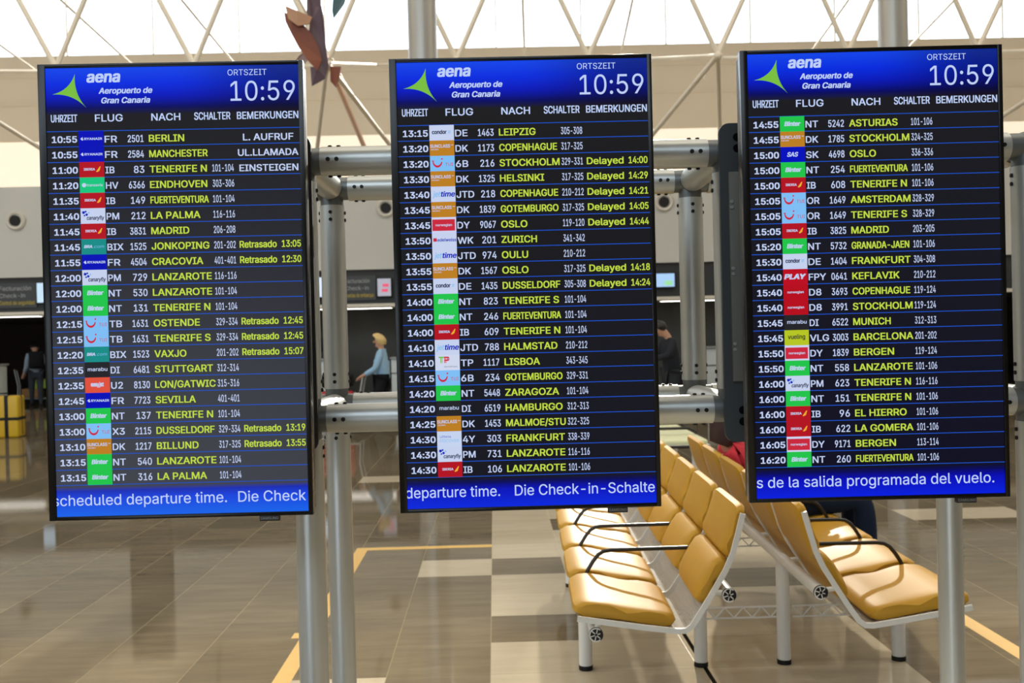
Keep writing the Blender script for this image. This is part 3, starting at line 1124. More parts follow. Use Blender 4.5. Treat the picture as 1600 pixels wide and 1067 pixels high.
def departures_screen(lab, loc, ang, flights, ticker, black, black_top, foot):
    t = thing('departures_screen', lab, 'screen', (0, 0, 0), 'departures screens in a row', world_built=False)
    cy, sy = math.cos(ang[0]), math.sin(ang[0])
    Rm = Matrix.Rotation(ang[0], 4, 'Z') @ Matrix.Rotation(ang[1], 4, 'X') @ Matrix.Rotation(ang[2], 4, 'Y')
    t.matrix_world = Matrix.Translation(loc) @ Rm
    # rear casing
    q = MB()
    q.box((-0.30, 0.012, -0.52), (0.30, 0.06, 0.52), bev=0.006)
    o = q.build('casing', case_m, t)
    v = MB()
    for k in range(10):
        v.box((-0.2, 0.0595, 0.3 + k * 0.014), (0.2, 0.0605, 0.305 + k * 0.014))
    sub('vent_slots', v, hole_m, o)
    # bezel: four bars round the picture
    q = MB()
    ax0, ax1, az = -0.2865, 0.2925, 0.516
    W2, H2 = 0.3035, 0.525
    q.box((-W2, -0.003, -H2), (ax0, 0.022, H2), bev=0.0012)
    q.box((ax1, -0.003, -H2), (W2, 0.022, H2), bev=0.0012)
    q.box((ax0, -0.003, az), (ax1, 0.022, H2), bev=0.0012)
    q.box((ax0, -0.003, -H2), (ax1, 0.022, -az), bev=0.0012)
    q.build('bezel', bezel_m, t)
    # picture area
    mb_top = screen_image(lab + ' banner', [(0.408, black_top), (0.424, (0, 4, 96)), (0.45, (0, 22, 190)), (0.48, (0, 44, 228)), (0.516, (16, 70, 236))], (-0.02, 0.27, (0.75, 0.36, 0.32, 1)))
    mb_foot = screen_image(lab + ' ticker', [(-0.516, foot[0]), (-0.475, foot[1]), (-0.458, foot[2]), (-0.448, black)])
    mb_blk = screen_image(lab + ' field', [(-0.45, black), (-0.1, tuple((a_ + b_) // 2 for a_, b_ in zip(black, black_top))), (0.41, black_top)])
    q = MB()
    rect(q, ax0, -az, ax1, -0.448, 0.0, 1)
    rect(q, ax0, -0.448, ax1, 0.408, 0.0, 2)
    rect(q, ax0, 0.408, ax1, az, 0.0, 0)
    scn = q.build('picture_panel', [mb_top, mb_foot, mb_blk], t, smooth=False)
    # banner lettering and emblem
    q = MB()

    def arc(a, c, bulge, n=10):
        out = []
        for i in range(n):
            s = i / n
            x = a[0] + (c[0] - a[0]) * s
            z = a[1] + (c[1] - a[1]) * s
            dx, dz = c[0] - a[0], c[1] - a[1]
            k = 4 * s * (1 - s) * bulge
            out.append((x - dz * k, z + dx * k))
        return out
    L_, T_, B_ = (-0.2715, 0.456), (-0.2185, 0.5025), (-0.1940, 0.4240)
    ring = arc(L_, T_, -0.14) + arc(T_, B_, -0.11) + arc(B_, L_, -0.12)
    cx = sum(p[0] for p in ring) / len(ring); cz = sum(p[1] for p in ring) / len(ring)
    n = len(ring)
    q.add([(p[0], -0.0008, p[1]) for p in ring] + [(cx, -0.0008, cz)], [[i, (i + 1) % n, n] for i in range(n)], 1)
    sub('emblem', q, [m_title, m_logo_green], scn, smooth=False)
    q = MB()
    text(q, 'aena', -0.1925, 0.4820, 0.0265, 0.0775, bold=0.055, shear=0.14)
    sub('brand_lettering', q, [m_title], scn, smooth=False)
    q = MB()
    text(q, 'Aeropuerto de', -0.1655, 0.4560, 0.0135, 0.123, bold=0.05, shear=0.2)
    text(q, 'Gran Canaria', -0.1600, 0.4338, 0.0135, 0.112, bold=0.05, shear=0.2)
    sub('airport_name', q, [m_title], scn, smooth=False)
    q = MB()
    text(q, 'ORTSZEIT', 0.1305, 0.4930, 0.0135, 0.0895, bold=0.0)
    sub('local_time_caption', q, [m_title], scn, smooth=False)
    q = MB()
    text(q, '10:59', 0.1360, 0.4345, 0.045, 0.148, bold=0.0)
    sub('clock_digits', q, [m_title], scn, smooth=False)
    for s, a, c, cap in (('UHRZEIT', -0.2760, -0.2157, 0.0172), ('FLUG', -0.1755, -0.1119, 0.0165), ('NACH', -0.0467, 0.0200, 0.0165), ('SCHALTER', 0.0515, 0.1347, 0.0172), ('BEMERKUNGEN', 0.1495, 0.2908, 0.0168)):
        q = MB()
        text(q, s, a, 0.3922, cap, c - a, bold=0.028)
        sub('column_heading', q, [m_title], scn, smooth=False)
    # flight rows
    rows = flights.split('\n')
    for i, r in enumerate(rows):
        tm, al, code, num, city, desk, rem = r.split('|')
        q = MB()
        zt = ROW0 - PITCH * i
        zb = zt - PITCH
        bl = 0.3450 - PITCH * i
        rect(q, ax0, zt - 0.0009, ax1, zt + 0.0009, -0.0004, 2)
        if i == len(rows) - 1:
            rect(q, ax0, zb - 0.0009, ax1, zb + 0.0009, -0.0004, 2)
        text(q, tm, -0.2752, bl, 0.0150, 0.0578, bold=0.05)
        airline(q, al, zt, zb)
        cw = {'FR': 0.029, 'IB': 0.021, 'DI': 0.021, 'U2': 0.0275, 'NT': 0.0295, 'JTD': 0.041, 'BIX': 0.037, 'FPY': 0.0405, 'VLG': 0.0445, 'WK': 0.0365}.get(code, 0.029)
        text(q, code, -0.1548, bl - 0.001, 0.0155, cw, bold=0.03)
        nw = {2: 0.0240, 3: 0.0325, 4: 0.0365}[len(num)]
        text(q, num, 0, bl - 0.0013, 0.0163, nw, right=-0.0655, bold=0.022)
        w = arial_w(city) * 0.0226 - 0.003
        if w > 0.150: w = 0.134
        elif w > 0.139: w = 0.139
        text(q, city, -0.0535, bl - 0.0013, 0.0162, w, bold=0.035, mi=1)
        if desk:
            text(q, desk, 0.0900, bl - 0.0013, 0.0164, 0.0496, bold=0.012)
        if rem:
            if ' ' in rem and ':' in rem:
                a, c = rem.split(' ')
                text(q, a, 0.1485, bl - 0.0010, 0.0158, 0.0855, bold=0.035, mi=1)
                text(q, c, 0.2455, bl - 0.0010, 0.0158, 0.0440, bold=0.03, mi=1)
            else:
                a, c = {'L. AUFRUF': (0.1621, 0.2782), 'UL.LLAMADA': (0.1498, 0.2888), 'EINSTEIGEN': (0.1524, 0.2879)}[rem]
                text(q, rem, a, bl - 0.0020, 0.0155, c - a, bold=0.035)
        sub('flight_row', q, LM + [emat('tile_' + al, LOGO_BG[al], 0.9)], scn, smooth=False)
    for s, a, c, tone in ticker:
        q = MB()
        text(q, s, a, -0.4910, 0.0245, c - a, bold=0.008, clip=(ax0, ax1))
        sub('ticker_lettering', q, [m_title], scn, smooth=False)
    # maker's tab under the lower edge
    q = MB()
    q.box((0.179, -0.002, -0.537), (0.225, 0.012, -0.524), bev=0.001)
    tb = q.build('maker_tab', case_m, t)
    q = MB()
    text(q, 'SAMSUNG', 0.1815, -0.5335, 0.0062, 0.041, bold=0.01, y=-0.0026)
    sub('maker_lettering', q, mat('tab_grey_ink', (128, 128, 128), 0.5), tb, smooth=False)
    # rear mount arms reaching the stand's rails
    inv = t.matrix_world.inverted()
    for zr in (ZU, ZL):
        for xo in (-0.13, 0.13):
            q = MB()
            z = zr - loc[2]
            q.box((xo - 0.02, 0.058, z - 0.03), (xo + 0.02, YF_ - R - loc[1] - 0.002, z + 0.03), bev=0.002)
            q.build('mount_arm', plate_m, t)
    return t


departures_screen('left departures screen with flights from 10:55 BERLIN to 13:15 LA PALMA', (-0.7308, 2.3664, 1.7149), (-0.0004, 0.0034, 0.0026), FL1,
                  [('scheduled departure time.', -0.2955, 0.1047, 0), ('Die Check', 0.1308, 0.2870, 0)], (58, 59, 68), (28, 28, 32), ((0, 98, 236), (0, 62, 224), (0, 34, 180)))
departures_screen('middle departures screen with flights from 13:15 LEIPZIG to 14:30 LANZAROTE', (0.0759, 2.3637, 1.7119), (-0.0035, 0.0048, -0.0003), FL2,
                  [('departure time.', -0.2900, -0.0712, 0), ('Die Check-in-Schalte', -0.0368, 0.2891, 0)], (18, 18, 30), (26, 26, 28), ((0, 40, 226), (0, 14, 190), (0, 4, 90)))
departures_screen('right departures screen with flights from 14:55 ASTURIAS to 16:20 FUERTEVENTURA', (0.8887, 2.3557, 1.7145), (-0.0188, 0.0033, -0.0005), FL3,
                  [('s de la salida programada del vuelo.', -0.2857, 0.2673, 0)], (10, 10, 32), (26, 26, 30), ((0, 30, 226), (0, 6, 186), (0, 2, 90)))

# ------------------------------------------------------------------ rows of yellow beam seats
PITCHS = 0.582
PROF = [(0.0, 0.425), (0.14, 0.402), (0.28, 0.380), (0.41, 0.362), (0.445, 0.364), (0.472, 0.384), (0.52, 0.455), (0.57, 0.535), (0.615, 0.610), (0.645, 0.675), (0.668, 0.755), (0.690, 0.838)]
perf = bpy.data.materials.new('perforated_white_sheet')
perf.use_nodes = True
_nt = perf.node_tree
_b = _nt.nodes['Principled BSDF']
_b.inputs['Base Color'].default_value = lin((176, 170, 160))
_b.inputs['Roughness'].default_value = 0.7
_b.inputs['Specular IOR Level'].default_value = 0.2
_tcn = _nt.nodes.new('ShaderNodeTexCoord')
_vo = _nt.nodes.new('ShaderNodeTexVoronoi')
_vo.inputs['Scale'].default_value = 160
_vo.inputs['Randomness'].default_value = 0.0
_mp = _nt.nodes.new('ShaderNodeMath'); _mp.operation = 'GREATER_THAN'; _mp.inputs[1].default_value = 0.33
_nt.links.new(_tcn.outputs['Object'], _vo.inputs['Vector'])
_nt.links.new(_vo.outputs['Distance'], _mp.inputs[0])
_nt.links.new(_mp.outputs[0], _b.inputs['Alpha'])


def seat_row(lab, x0, sgn, y0=4.13, n=5, skew=0.030, cushion=yellow_m, group='rows of yellow beam seats', cat='seating row', lattice=None, scale_h=1.0):
    t = thing('beam_seat_row', lab, cat, (x0 + sgn * 0.34, y0 + n * PITCHS / 2, 0), group)

    def P3(tt, s, h):
        return (x0 + sgn * tt + skew * s, y0 + s, h * scale_h)

    def offs(i, d):
        a, b_ = PROF[max(i - 1, 0)], PROF[min(i + 1, len(PROF) - 1)]
        dx, dz = b_[0] - a[0], b_[1] - a[1]
        l = math.hypot(dx, dz)
        return (PROF[i][0] - dz / l * d, PROF[i][1] + dx / l * d)

    def cushion_mesh(ring, s0, s1, rnd=0.036):
        cx = sum(p[0] for p in ring) / len(ring); cz = sum(p[1] for p in ring) / len(ring)
        q = MB()
        secs = []
        for s, k in ((s0, 0.45), (s0 + rnd * 0.25, 0.72), (s0 + rnd, 0.93), (s0 + rnd * 2.4, 1.0), ((s0 + s1) / 2, 1.0), (s1 - rnd * 2.4, 1.0), (s1 - rnd, 0.93), (s1 - rnd * 0.25, 0.72), (s1, 0.45)):
            sec = []
            for p in ring:
                dx, dz = p[0] - cx, p[1] - cz
                l = math.hypot(dx, dz)
                dd = (1 - k) * 0.05
                f = max(0.0, (l - dd) / l)
                sec.append(P3(cx + dx * f, s, cz + dz * f))
            secs.append(sec)
        q.loft(secs)
        return q
    for i in range(n):
        s0 = i * PITCHS + 0.026
        s1 = (i + 1) * PITCHS - 0.026
        # perforated shell
        q = MB()
        for k in range(len(PROF) - 1):
            a, c = PROF[k], PROF[k + 1]
            q.add([P3(a[0], s0, a[1]), P3(c[0], s0, c[1]), P3(c[0], s1, c[1]), P3(a[0], s1, a[1])], [[0, 1, 2, 3]])
        shell = q.build('seat', perf, t)
        ring = [(0.005, 0.430), (0.14, 0.407), (0.28, 0.385), (0.375, 0.373), (0.400, 0.378), (0.412, 0.396), (0.404, 0.418), (0.38, 0.432), (0.32, 0.446), (0.22, 0.462), (0.12, 0.482), (0.06, 0.490), (0.015, 0.486), (-0.012, 0.470), (-0.016, 0.448)]
        sub('seat_cushion', cushion_mesh(ring, s0, s1), cushion, shell)
        ring = [(0.527, 0.462), (0.552, 0.500), (0.578, 0.541), (0.612, 0.598), (0.630, 0.634), (0.626, 0.652), (0.604, 0.660), (0.578, 0.650), (0.545, 0.612), (0.513, 0.558), (0.492, 0.505), (0.491, 0.478), (0.506, 0.462)]
        sub('back_cushion', cushion_mesh(ring, s0, s1), cushion, shell)
        ring = [(0.640, 0.636), (0.660, 0.680), (0.684, 0.755), (0.706, 0.838), (0.706, 0.860), (0.690, 0.870), (0.670, 0.862), (0.645, 0.800), (0.622, 0.738), (0.606, 0.692), (0.608, 0.670), (0.622, 0.650)]
        sub('head_cushion', cushion_mesh(ring, s0, s1), cushion, shell)
    for i in range(n + 1):
        s = i * PITCHS
        q = MB()
        secs = []
        w = 0.006
        for k in range(len(PROF)):
            a, c = PROF[k], offs(k, 0.016)
            a2 = offs(k, -0.006)
            secs.append([P3(a2[0], s - w, a2[1]), P3(c[0], s - w, c[1]), P3(c[0], s + w, c[1]), P3(a2[0], s + w, a2[1])])
        q.loft(secs)
        q.build('side_frame', white_paint, t)
    for i in range(1, n):
        s = i * PITCHS
        q = MB()
        q.tube([P3(*p) for p in ((0.062, s, 0.425), (0.066, s, 0.455), (0.080, s, 0.490), (0.105, s, 0.530), (0.130, s, 0.560), (0.155, s, 0.575), (0.19, s, 0.580), (0.35, s, 0.581), (0.585, s, 0.582))], 0.0095, 12)
        q.build('armrest', arm_m, t)
    for nm, (tt, h) in (('front_beam', (0.075, 0.362)), ('rear_beam', (0.622, 0.508))):
        q = MB()
        q.tube([P3(tt, 0.01, h), P3(tt, n * PITCHS - 0.01, h)], 0.026, 20)
        bo = q.build(nm, white_paint, t)
        for s, dd in ((0.01, -1), (n * PITCHS - 0.01, 1)):
            e = MB()
            e.tube([P3(tt, s, h), P3(tt, s + dd * 0.012, h)], 0.029, 20)
            sub('end_cap', e, rubber, bo)
            e = MB()
            yy = s + dd * 0.0125
            m_ = 22
            for (ra, rb) in ((0.024, 0.029), (0.0, 0.007)):
                for j in range(m_):
                    a0, a1 = 2 * math.pi * j / m_, 2 * math.pi * (j + 1) / m_
                    e.add([P3(tt + ra * math.cos(a0), yy, h + ra * math.sin(a0)), P3(tt + rb * math.cos(a0), yy, h + rb * math.sin(a0)), P3(tt + rb * math.cos(a1), yy, h + rb * math.sin(a1)), P3(tt + ra * math.cos(a1), yy, h + ra * math.sin(a1))], [[0, 1, 2, 3]])
            for j in range(6):
                a0 = 2 * math.pi * j / 6 + 0.3
                dx, dz = math.cos(a0), math.sin(a0)
                e.add([P3(tt - dz * 0.002, yy, h + dx * 0.002), P3(tt + dz * 0.002, yy, h - dx * 0.002), P3(tt + dx * 0.026 + dz * 0.002, yy, h + dz * 0.026 - dx * 0.002), P3(tt + dx * 0.026 - dz * 0.002, yy, h + dz * 0.026 + dx * 0.002)], [[0, 1, 2, 3]])
            sub('cap_wheel', e, white_paint, bo, smooth=False)
        # saddles between the beam and the side frames
        for i in range(n + 1):
            s = i * PITCHS + (0.03 if i == 0 else (-0.03 if i == n else 0))
            e = MB()
            a = P3(tt, s, h)
            c = P3(0.09, s, 0.414) if nm == 'front_beam' else P3(0.560, s, 0.515)
            e.tube([a, c], 0.011, 10)
            sub('saddle', e, white_paint, bo)
    for s in (0.67, n * PITCHS - 0.67):
        for tt, h in ((0.065, 0.345), (0.612, 0.495)):
            q = MB()
            q.tube([P3(tt, s, 0.02 / scale_h), P3(tt, s, h)], 0.031, 24)
            lo = q.build('leg', white_paint, t)
            e = MB()
            e.tube([P3(tt, s, 0.0), P3(tt, s, 0.022)], 0.033, 24)
            sub('foot', e, rubber, lo)
        if lattice:
            q = MB()
            xa_, xb_ = P3(0.612, s, 0)[0] + 0.03, lattice + skew * s
            segs = [(P3(0.095, s, 0)[0], P3(0.582, s, 0)[0]), (xa_, xb_ - 0.03), (xb_ + 0.03, xb_ + 0.5)]
            for (a, c) in segs:
                for z in (0.222, 0.272):
                    q.tube([(a, y0 + s, z), (c, y0 + s, z)], 0.0045, 8)
                k = max(2, int(round(abs(c - a) / 0.045)))
                for j in range(k):
                    z0, z1 = (0.222, 0.272) if j % 2 else (0.272, 0.222)
                    q.tube([(a + (c - a) * j / k, y0 + s, z0), (a + (c - a) * (j + 1) / k, y0 + s, z1)], 0.0035, 6)
            q.build('lattice_brace', white_paint, t)
    return t


seat_row('left row of five yellow padded seats with black armrests facing left', 0.31, 1, lattice=1.332)
seat_row('right row of five yellow padded seats facing right, back to back with the left row', 1.93, -1)
lime_m = mat('pale_lime_seat', (222, 222, 176), 0.5, noise=0.05)
t = thing('backless_bench', 'pale lime backless bench with black dividers beyond the yellow rows', 'bench', (1.92, 11.5, 0))
for k in range(3):
    y = 10.56 + 0.62 * k
    q = MB()
    q.box((1.62, y + 0.012, 0.385), (2.20, y + 0.608, 0.435), bev=0.018, seg=3)
    q.build('seat_pad', lime_m, t)
q = MB()
q.box((1.60, 10.55, 0.355), (2.22, 12.42, 0.385), bev=0.006)
q.build('seat_tray', white_paint, t)
for y in (10.545, 11.18, 11.80, 12.43):
    q = MB()
    q.tube([(1.60, y, 0.37), (1.62, y, 0.46), (1.68, y, 0.50), (2.12, y, 0.50), (2.19, y, 0.46), (2.21, y, 0.37)] if y > 11 else [(1.60, y, 0.47), (1.66, y, 0.40), (1.74, y, 0.368), (2.21, y, 0.368)], 0.016, 10)
    q.build('divider', arm_m, t)
for y in (10.9, 12.1):
    for x in (1.70, 2.12):
        q = MB()
        q.tube([(x, y, 0.0), (x, y, 0.356)], 0.03, 16)
        q.build('leg', white_paint, t)

# ------------------------------------------------------------------ people
skin_m = mat('skin', (206, 156, 128), 0.55, 0, 0.3, noise=0.03)


def skin_mesh(pts, edges, radii, levels=1):
    me = bpy.data.meshes.new('skin')
    names = list(pts)
    idx = {n: i for i, n in enumerate(names)}
    me.from_pydata([pts[n] for n in names], [(idx[a], idx[b]) for a, b in edges], [])
    o = bpy.data.objects.new('skin', me)
    COL.objects.link(o)
    o.modifiers.new('skin', 'SKIN').use_smooth_shade = True
    for i, n in enumerate(names):
        d = me.skin_vertices[0].data[i]
        r = radii[n]
        d.radius = r if hasattr(r, '__len__') else (r, r)
        d.use_root = (i == 0)
    ss = o.modifiers.new('sub', 'SUBSURF')
    ss.levels = levels
    ss.render_levels = levels
    dg = bpy.context.evaluated_depsgraph_get()
    out = bpy.data.meshes.new_from_object(o.evaluated_get(dg))
    bpy.data.objects.remove(o)
    return out


def person(lab, base, J, heading, cloth, hair_fn, group=None, face=True):
    """J: joint positions in the figure's own frame (x forward, y left, z up), base on the floor"""
    t = thing('person', lab, 'person', base, group, world_built=False)
    t.rotation_euler = (0, 0, heading)
    pts, ed, rad = {}, [], {}

    def put(n, p, r):
        pts[n] = Vector(p); rad[n] = r
    for n in ('pelvis', 'waist', 'chest', 'neck', 'head'):
        put(n, J[n], {'pelvis': 0.085, 'waist': 0.075, 'chest': 0.07, 'neck': 0.050, 'head': 0.075}[n])
    hd = Vector(J['head']); up = (hd - Vector(J['neck'])).normalized()
    put('crown', hd + up * 0.10, 0.075)
    ed += [('pelvis', 'waist'), ('waist', 'chest'), ('chest', 'neck'), ('neck', 'head'), ('head', 'crown')]
    for s in ('l', 'r'):
        put('sh' + s, J['sh' + s], 0.036); put('el' + s, J['el' + s], 0.036); put('wr' + s, J['wr' + s], 0.030)
        put('hip' + s, J['hip' + s], 0.06); put('kn' + s, J['kn' + s], 0.05); put('an' + s, J['an' + s], 0.042); put('toe' + s, J['toe' + s], 0.038)
        ed += [('chest', 'sh' + s), ('sh' + s, 'el' + s), ('el' + s, 'wr' + s), ('pelvis', 'hip' + s), ('hip' + s, 'kn' + s), ('kn' + s, 'an' + s), ('an' + s, 'toe' + s)]
        w, e = pts['wr' + s], pts['el' + s]
        d = (w - e).normalized()
        side = d.cross(Vector((0, 0, 1)))
        side = side.normalized() if side.length > 0.2 else Vector((0, 1, 0))
        nrm = side.cross(d).normalized()
        put('palm' + s, w + d * 0.075, (0.038, 0.020))
        ed.append(('wr' + s, 'palm' + s))
        for k, (o_, l) in enumerate(((-0.028, 0.066), (-0.009, 0.078), (0.010, 0.072), (0.028, 0.056))):
            a = pts['palm' + s] + side * o_ + d * 0.012
            put('f%d%s' % (k, s), a + d * l * 0.5 - nrm * 0.006, 0.0085)
            put('g%d%s' % (k, s), a + d * l * 0.85 - nrm * 0.028, 0.0075)
            ed += [('palm' + s, 'f%d%s' % (k, s)), ('f%d%s' % (k, s), 'g%d%s' % (k, s))]
        put('th' + s, w + d * 0.045 + side * 0.045 - nrm * 0.008, 0.010)
        put('ti' + s, w + d * 0.075 + side * 0.058 - nrm * 0.020, 0.0085)
        ed += [('wr' + s, 'th' + s), ('th' + s, 'ti' + s)]
    body = link('body', skin_mesh(pts, ed, rad, 2), t)
    # face: brow, nose and chin on the head, in one mesh with eyes and mouth as small shapes
    fw = Vector(J.get('look', (1, 0, 0))).normalized()
    sd = up.cross(fw).normalized()
    q = MB()
    c = hd + up * 0.03
    q.sphere(c + fw * 0.088 - up * 0.012, (0.017, 0.014, 0.02), 0, 10, 8)
    for k in (1, -1):
        q.sphere(c + fw * 0.072 + sd * 0.03 * k + up * 0.016, 0.011, 1, 10, 8)
        q.sphere(c + sd * 0.082 * k - up * 0.005, (0.02, 0.012, 0.03), 0, 10, 8)
    q.sphere(c + fw * 0.074 - up * 0.052, (0.014, 0.022, 0.006), 2, 10, 8)
    q.sphere(c + fw * 0.055 - up * 0.082, (0.03, 0.034, 0.022), 0, 10, 8)
    sub('face', q, [skin_m, mat('eye_dark', (40, 32, 28), 0.3), mat('lips', (166, 92, 84), 0.5)], body)
    for m_ in (skin_m, cloth['top'], cloth['legs']):
        body.data.materials.append(m_)
    zone = lambda n: 1 if n in ('waist', 'chest') or n[:2] in ('sh', 'el') else (2 if n == 'pelvis' or n[:2] in ('hi', 'kn', 'an', 'to') else 0)
    for p_ in body.data.polygons:
        p_.material_index = zone(min(pts, key=lambda n: (pts[n] - p_.center).length))
    # clothes: a slightly larger skin over torso and arms, legs, shoes
    top = {n: pts[n] for n in ('waist', 'chest', 'shl', 'shr', 'ell', 'elr')}
    r2 = {'waist': 0.145, 'chest': 0.150, 'shl': 0.070, 'shr': 0.070, 'ell': 0.056, 'elr': 0.056}
    e2 = [('hem', 'waist'), ('waist', 'chest')] + [('chest', 'sh' + s) for s in 'lr'] + [('sh' + s, 'el' + s) for s in 'lr']
    top['nk'] = pts['chest'].lerp(pts['neck'], 0.75); r2['nk'] = 0.075
    e2.append(('chest', 'nk'))
    top['hem'] = pts['pelvis'].lerp(pts['waist'], -0.15); r2['hem'] = 0.165
    if cloth.get('sleeves', 'long') == 'long':
        for s in 'lr':
            top['wr' + s] = pts['el' + s].lerp(pts['wr' + s], 0.92); r2['wr' + s] = 0.042
            e2.append(('el' + s, 'wr' + s))
    so = link('top_garment', skin_mesh(top, e2, r2, 2), t)
    so.data.materials.append(cloth['top'])
    leg = {n: pts[n] for n in ('pelvis', 'hipl', 'hipr', 'knl', 'knr')}
    r3 = {'pelvis': 0.14, 'hipl': 0.108, 'hipr': 0.108, 'knl': 0.076, 'knr': 0.076}
    e3 = []
    for s in 'lr':
        leg['an' + s] = pts['kn' + s].lerp(pts['an' + s], 0.9); r3['an' + s] = 0.058
        e3 += [('pelvis', 'hip' + s), ('hip' + s, 'kn' + s), ('kn' + s, 'an' + s)]
    lo = link('trousers', skin_mesh(leg, e3, r3, 2), t)
    lo.data.materials.append(cloth['legs'])
    for s in 'lr':
        q = MB()
        a, c = pts['an' + s], pts['toe' + s]
        d = Vector((c.x - a.x, c.y - a.y, 0)).normalized()
        heel = Vector((a.x, a.y, 0)) - d * 0.06
        secs = []
        for k, w, h in ((0.0, 0.03, 0.06), (0.05, 0.038, 0.10), (0.13, 0.042, 0.075), (0.22, 0.045, 0.055), (0.275, 0.025, 0.035)):
            p = heel + d * k
            n_ = Vector((-d.y, d.x, 0))
            z = c.z - 0.04 if J.get('lift') else 0.0
            secs.append([tuple(p - n_ * w + Vector((0, 0, z))), tuple(p + n_ * w + Vector((0, 0, z))), tuple(p + n_ * w * 0.8 + Vector((0, 0, z + h))), tuple(p - n_ * w * 0.8 + Vector((0, 0, z + h)))])
        q.loft(secs)
        q.build('shoe', cloth.get('shoes', rubber), t)
    q = MB()
    hair_fn(q, hd, up, fw, sd)
    q.build('hair', cloth['hair'], t)
    return t


def hair_cap(q, hd, up, fw, sd, length=0.0, vol=1.0):
    """a shell over crown and back of the head, open at the face"""
    c = hd + up * 0.045 - fw * 0.008
    vs_, fs_ = [], []
    nu, nv = 20, 10
    for j in range(nv + 1):
        for i in range(nu):
            a = 2 * math.pi * i / nu
            front = max(0.0, math.cos(a))
            lim = (0.62 + 0.5 * (1 - front) * (1.0)) * math.pi * 0.5 * (1.0 if front < 0.4 else 0.78)
            ph = lim * j / nv
            r = 0.108 * vol * (1 + 0.04 * math.sin(7 * a + 3 * ph))
            p = c + up * (math.cos(ph) * r * 1.05) + (fw * math.cos(a) + sd * math.sin(a)) * (math.sin(ph) * r)
            if j == nv and front < 0.35 and length:
                p = p - up * length - (fw * math.cos(a) + sd * math.sin(a)) * (0.02 + length * 0.15)
            vs_.append(tuple(p))
    for j in range(nv):
        for i in range(nu):
            fs_.append([j * nu + i, j * nu + (i + 1) % nu, (j + 1) * nu + (i + 1) % nu, (j + 1) * nu + i])
    q.add(vs_, fs_)


def standing(h=1.64, hands=((0.3, 0.15, 0.93), (0.3, -0.15, 0.93)), lean=0.0, bow=0.0, stride=0.18):
    k = h / 1.64
    J = dict(pelvis=(0, 0, 0.90 * k), waist=(0.01 + lean * 0.3, 0, 1.05 * k), chest=(0.0 + lean * 0.8, 0, 1.24 * k), neck=(lean, 0, 1.39 * k), head=(lean + 0.03 + bow * 0.10, 0, 1.49 * k),
             look=(1, 0, -bow * 0.9))
    for s, y in (('l', 1), ('r', -1)):
        J['sh' + s] = (lean * 0.9, 0.175 * y * k, 1.33 * k)
        hnd = hands[0 if y > 0 else 1]
        J['wr' + s] = hnd
        J['el' + s] = ((lean + hnd[0]) / 2 - 0.06, y * 0.215 * k, (1.33 * k + hnd[2]) / 2 - 0.08)
        d = stride * y
        J['hip' + s] = (0, 0.09 * y * k, 0.86 * k); J['kn' + s] = (d * 0.5 + 0.04, 0.09 * y * k, 0.48 * k)
        J['an' + s] = (d, 0.09 * y * k, 0.085 * k); J['toe' + s] = (d + 0.14, 0.1 * y * k, 0.035)
    return J


fab = lambda n, c: mat(n, c, 0.8, 0, 0.2, noise=0.08, nscale=25)
blonde = mat('blonde_hair', (214, 184, 120), 0.5, noise=0.15, nscale=40)
blackh = mat('black_hair', (26, 22, 20), 0.5, noise=0.15, nscale=40)
auburn = mat('auburn_hair', (46, 17, 10), 0.5, noise=0.2, nscale=40)

person('blonde woman in a pale blue cardigan pushing a luggage trolley', (-1.88, 17.0, 0), standing(1.63, ((0.29, 0.16, 0.95), (0.29, -0.16, 0.95))), math.pi,
       dict(top=fab('pale_blue_knit', (150, 186, 214)), legs=fab('black_trousers', (24, 24, 28)), hair=blonde), lambda q, a, b, c, d: hair_cap(q, a, b, c, d, 0.05, 1.08))
person('man in a dark checked jacket looking down at his hands, right of the middle screen', (2.62, 15.0, 0), standing(1.74, ((0.34, 0.06, 1.16), (0.34, -0.06, 1.16)), 0.05, 0.9, 0.05), math.pi + 0.2,
       dict(top=fab('dark_checked_cloth', (38, 40, 46)), legs=fab('charcoal_trousers', (40, 42, 46)), hair=blackh), lambda q, a, b, c, d: hair_cap(q, a, b, c, d, 0.04, 1.08))
bp = person('person in a grey top carrying a black backpack at the far left', (-11.62, 26.0, 0), standing(1.62, ((0.12, 0.26, 0.86), (0.3, -0.2, 1.1)), 0.03, 0.3, 0.2), math.pi / 2 + 0.5,
            dict(top=fab('grey_blue_shirt', (140, 152, 164)), legs=fab('faded_dark_jeans', (58, 62, 70)), hair=blackh), lambda q, a, b, c, d: hair_cap(q, a, b, c, d))
t = thing('backpack', 'black backpack worn by the person at the far left', 'backpack', (-11.62, 26, 1.0), world_built=False)
t.rotation_euler = (0, 0, math.pi / 2 + 0.5)
q = MB()
q.box((-0.36, -0.17, -0.02), (-0.15, 0.17, 0.42), bev=0.05, seg=3)
q.build('bag', fab('black_nylon', (20, 20, 22)), t)
q = MB()
q.box((-0.41, -0.13, 0.02), (-0.34, 0.13, 0.2), bev=0.03, seg=3)
q.build('pocket', fab('black_nylon', (20, 20, 22)), t)
for s in (1, -1):
    q = MB()
    q.tube([(-0.17, 0.1 * s, 0.36), (-0.06, 0.11 * s, 0.42), (0.10, 0.11 * s, 0.36), (0.17, 0.12 * s, 0.2), (0.08, 0.14 * s, 0.05), (-0.17, 0.13 * s, 0.02)], 0.015, 8)
    q.build('shoulder_strap', fab('black_nylon', (20, 20, 22)), t)

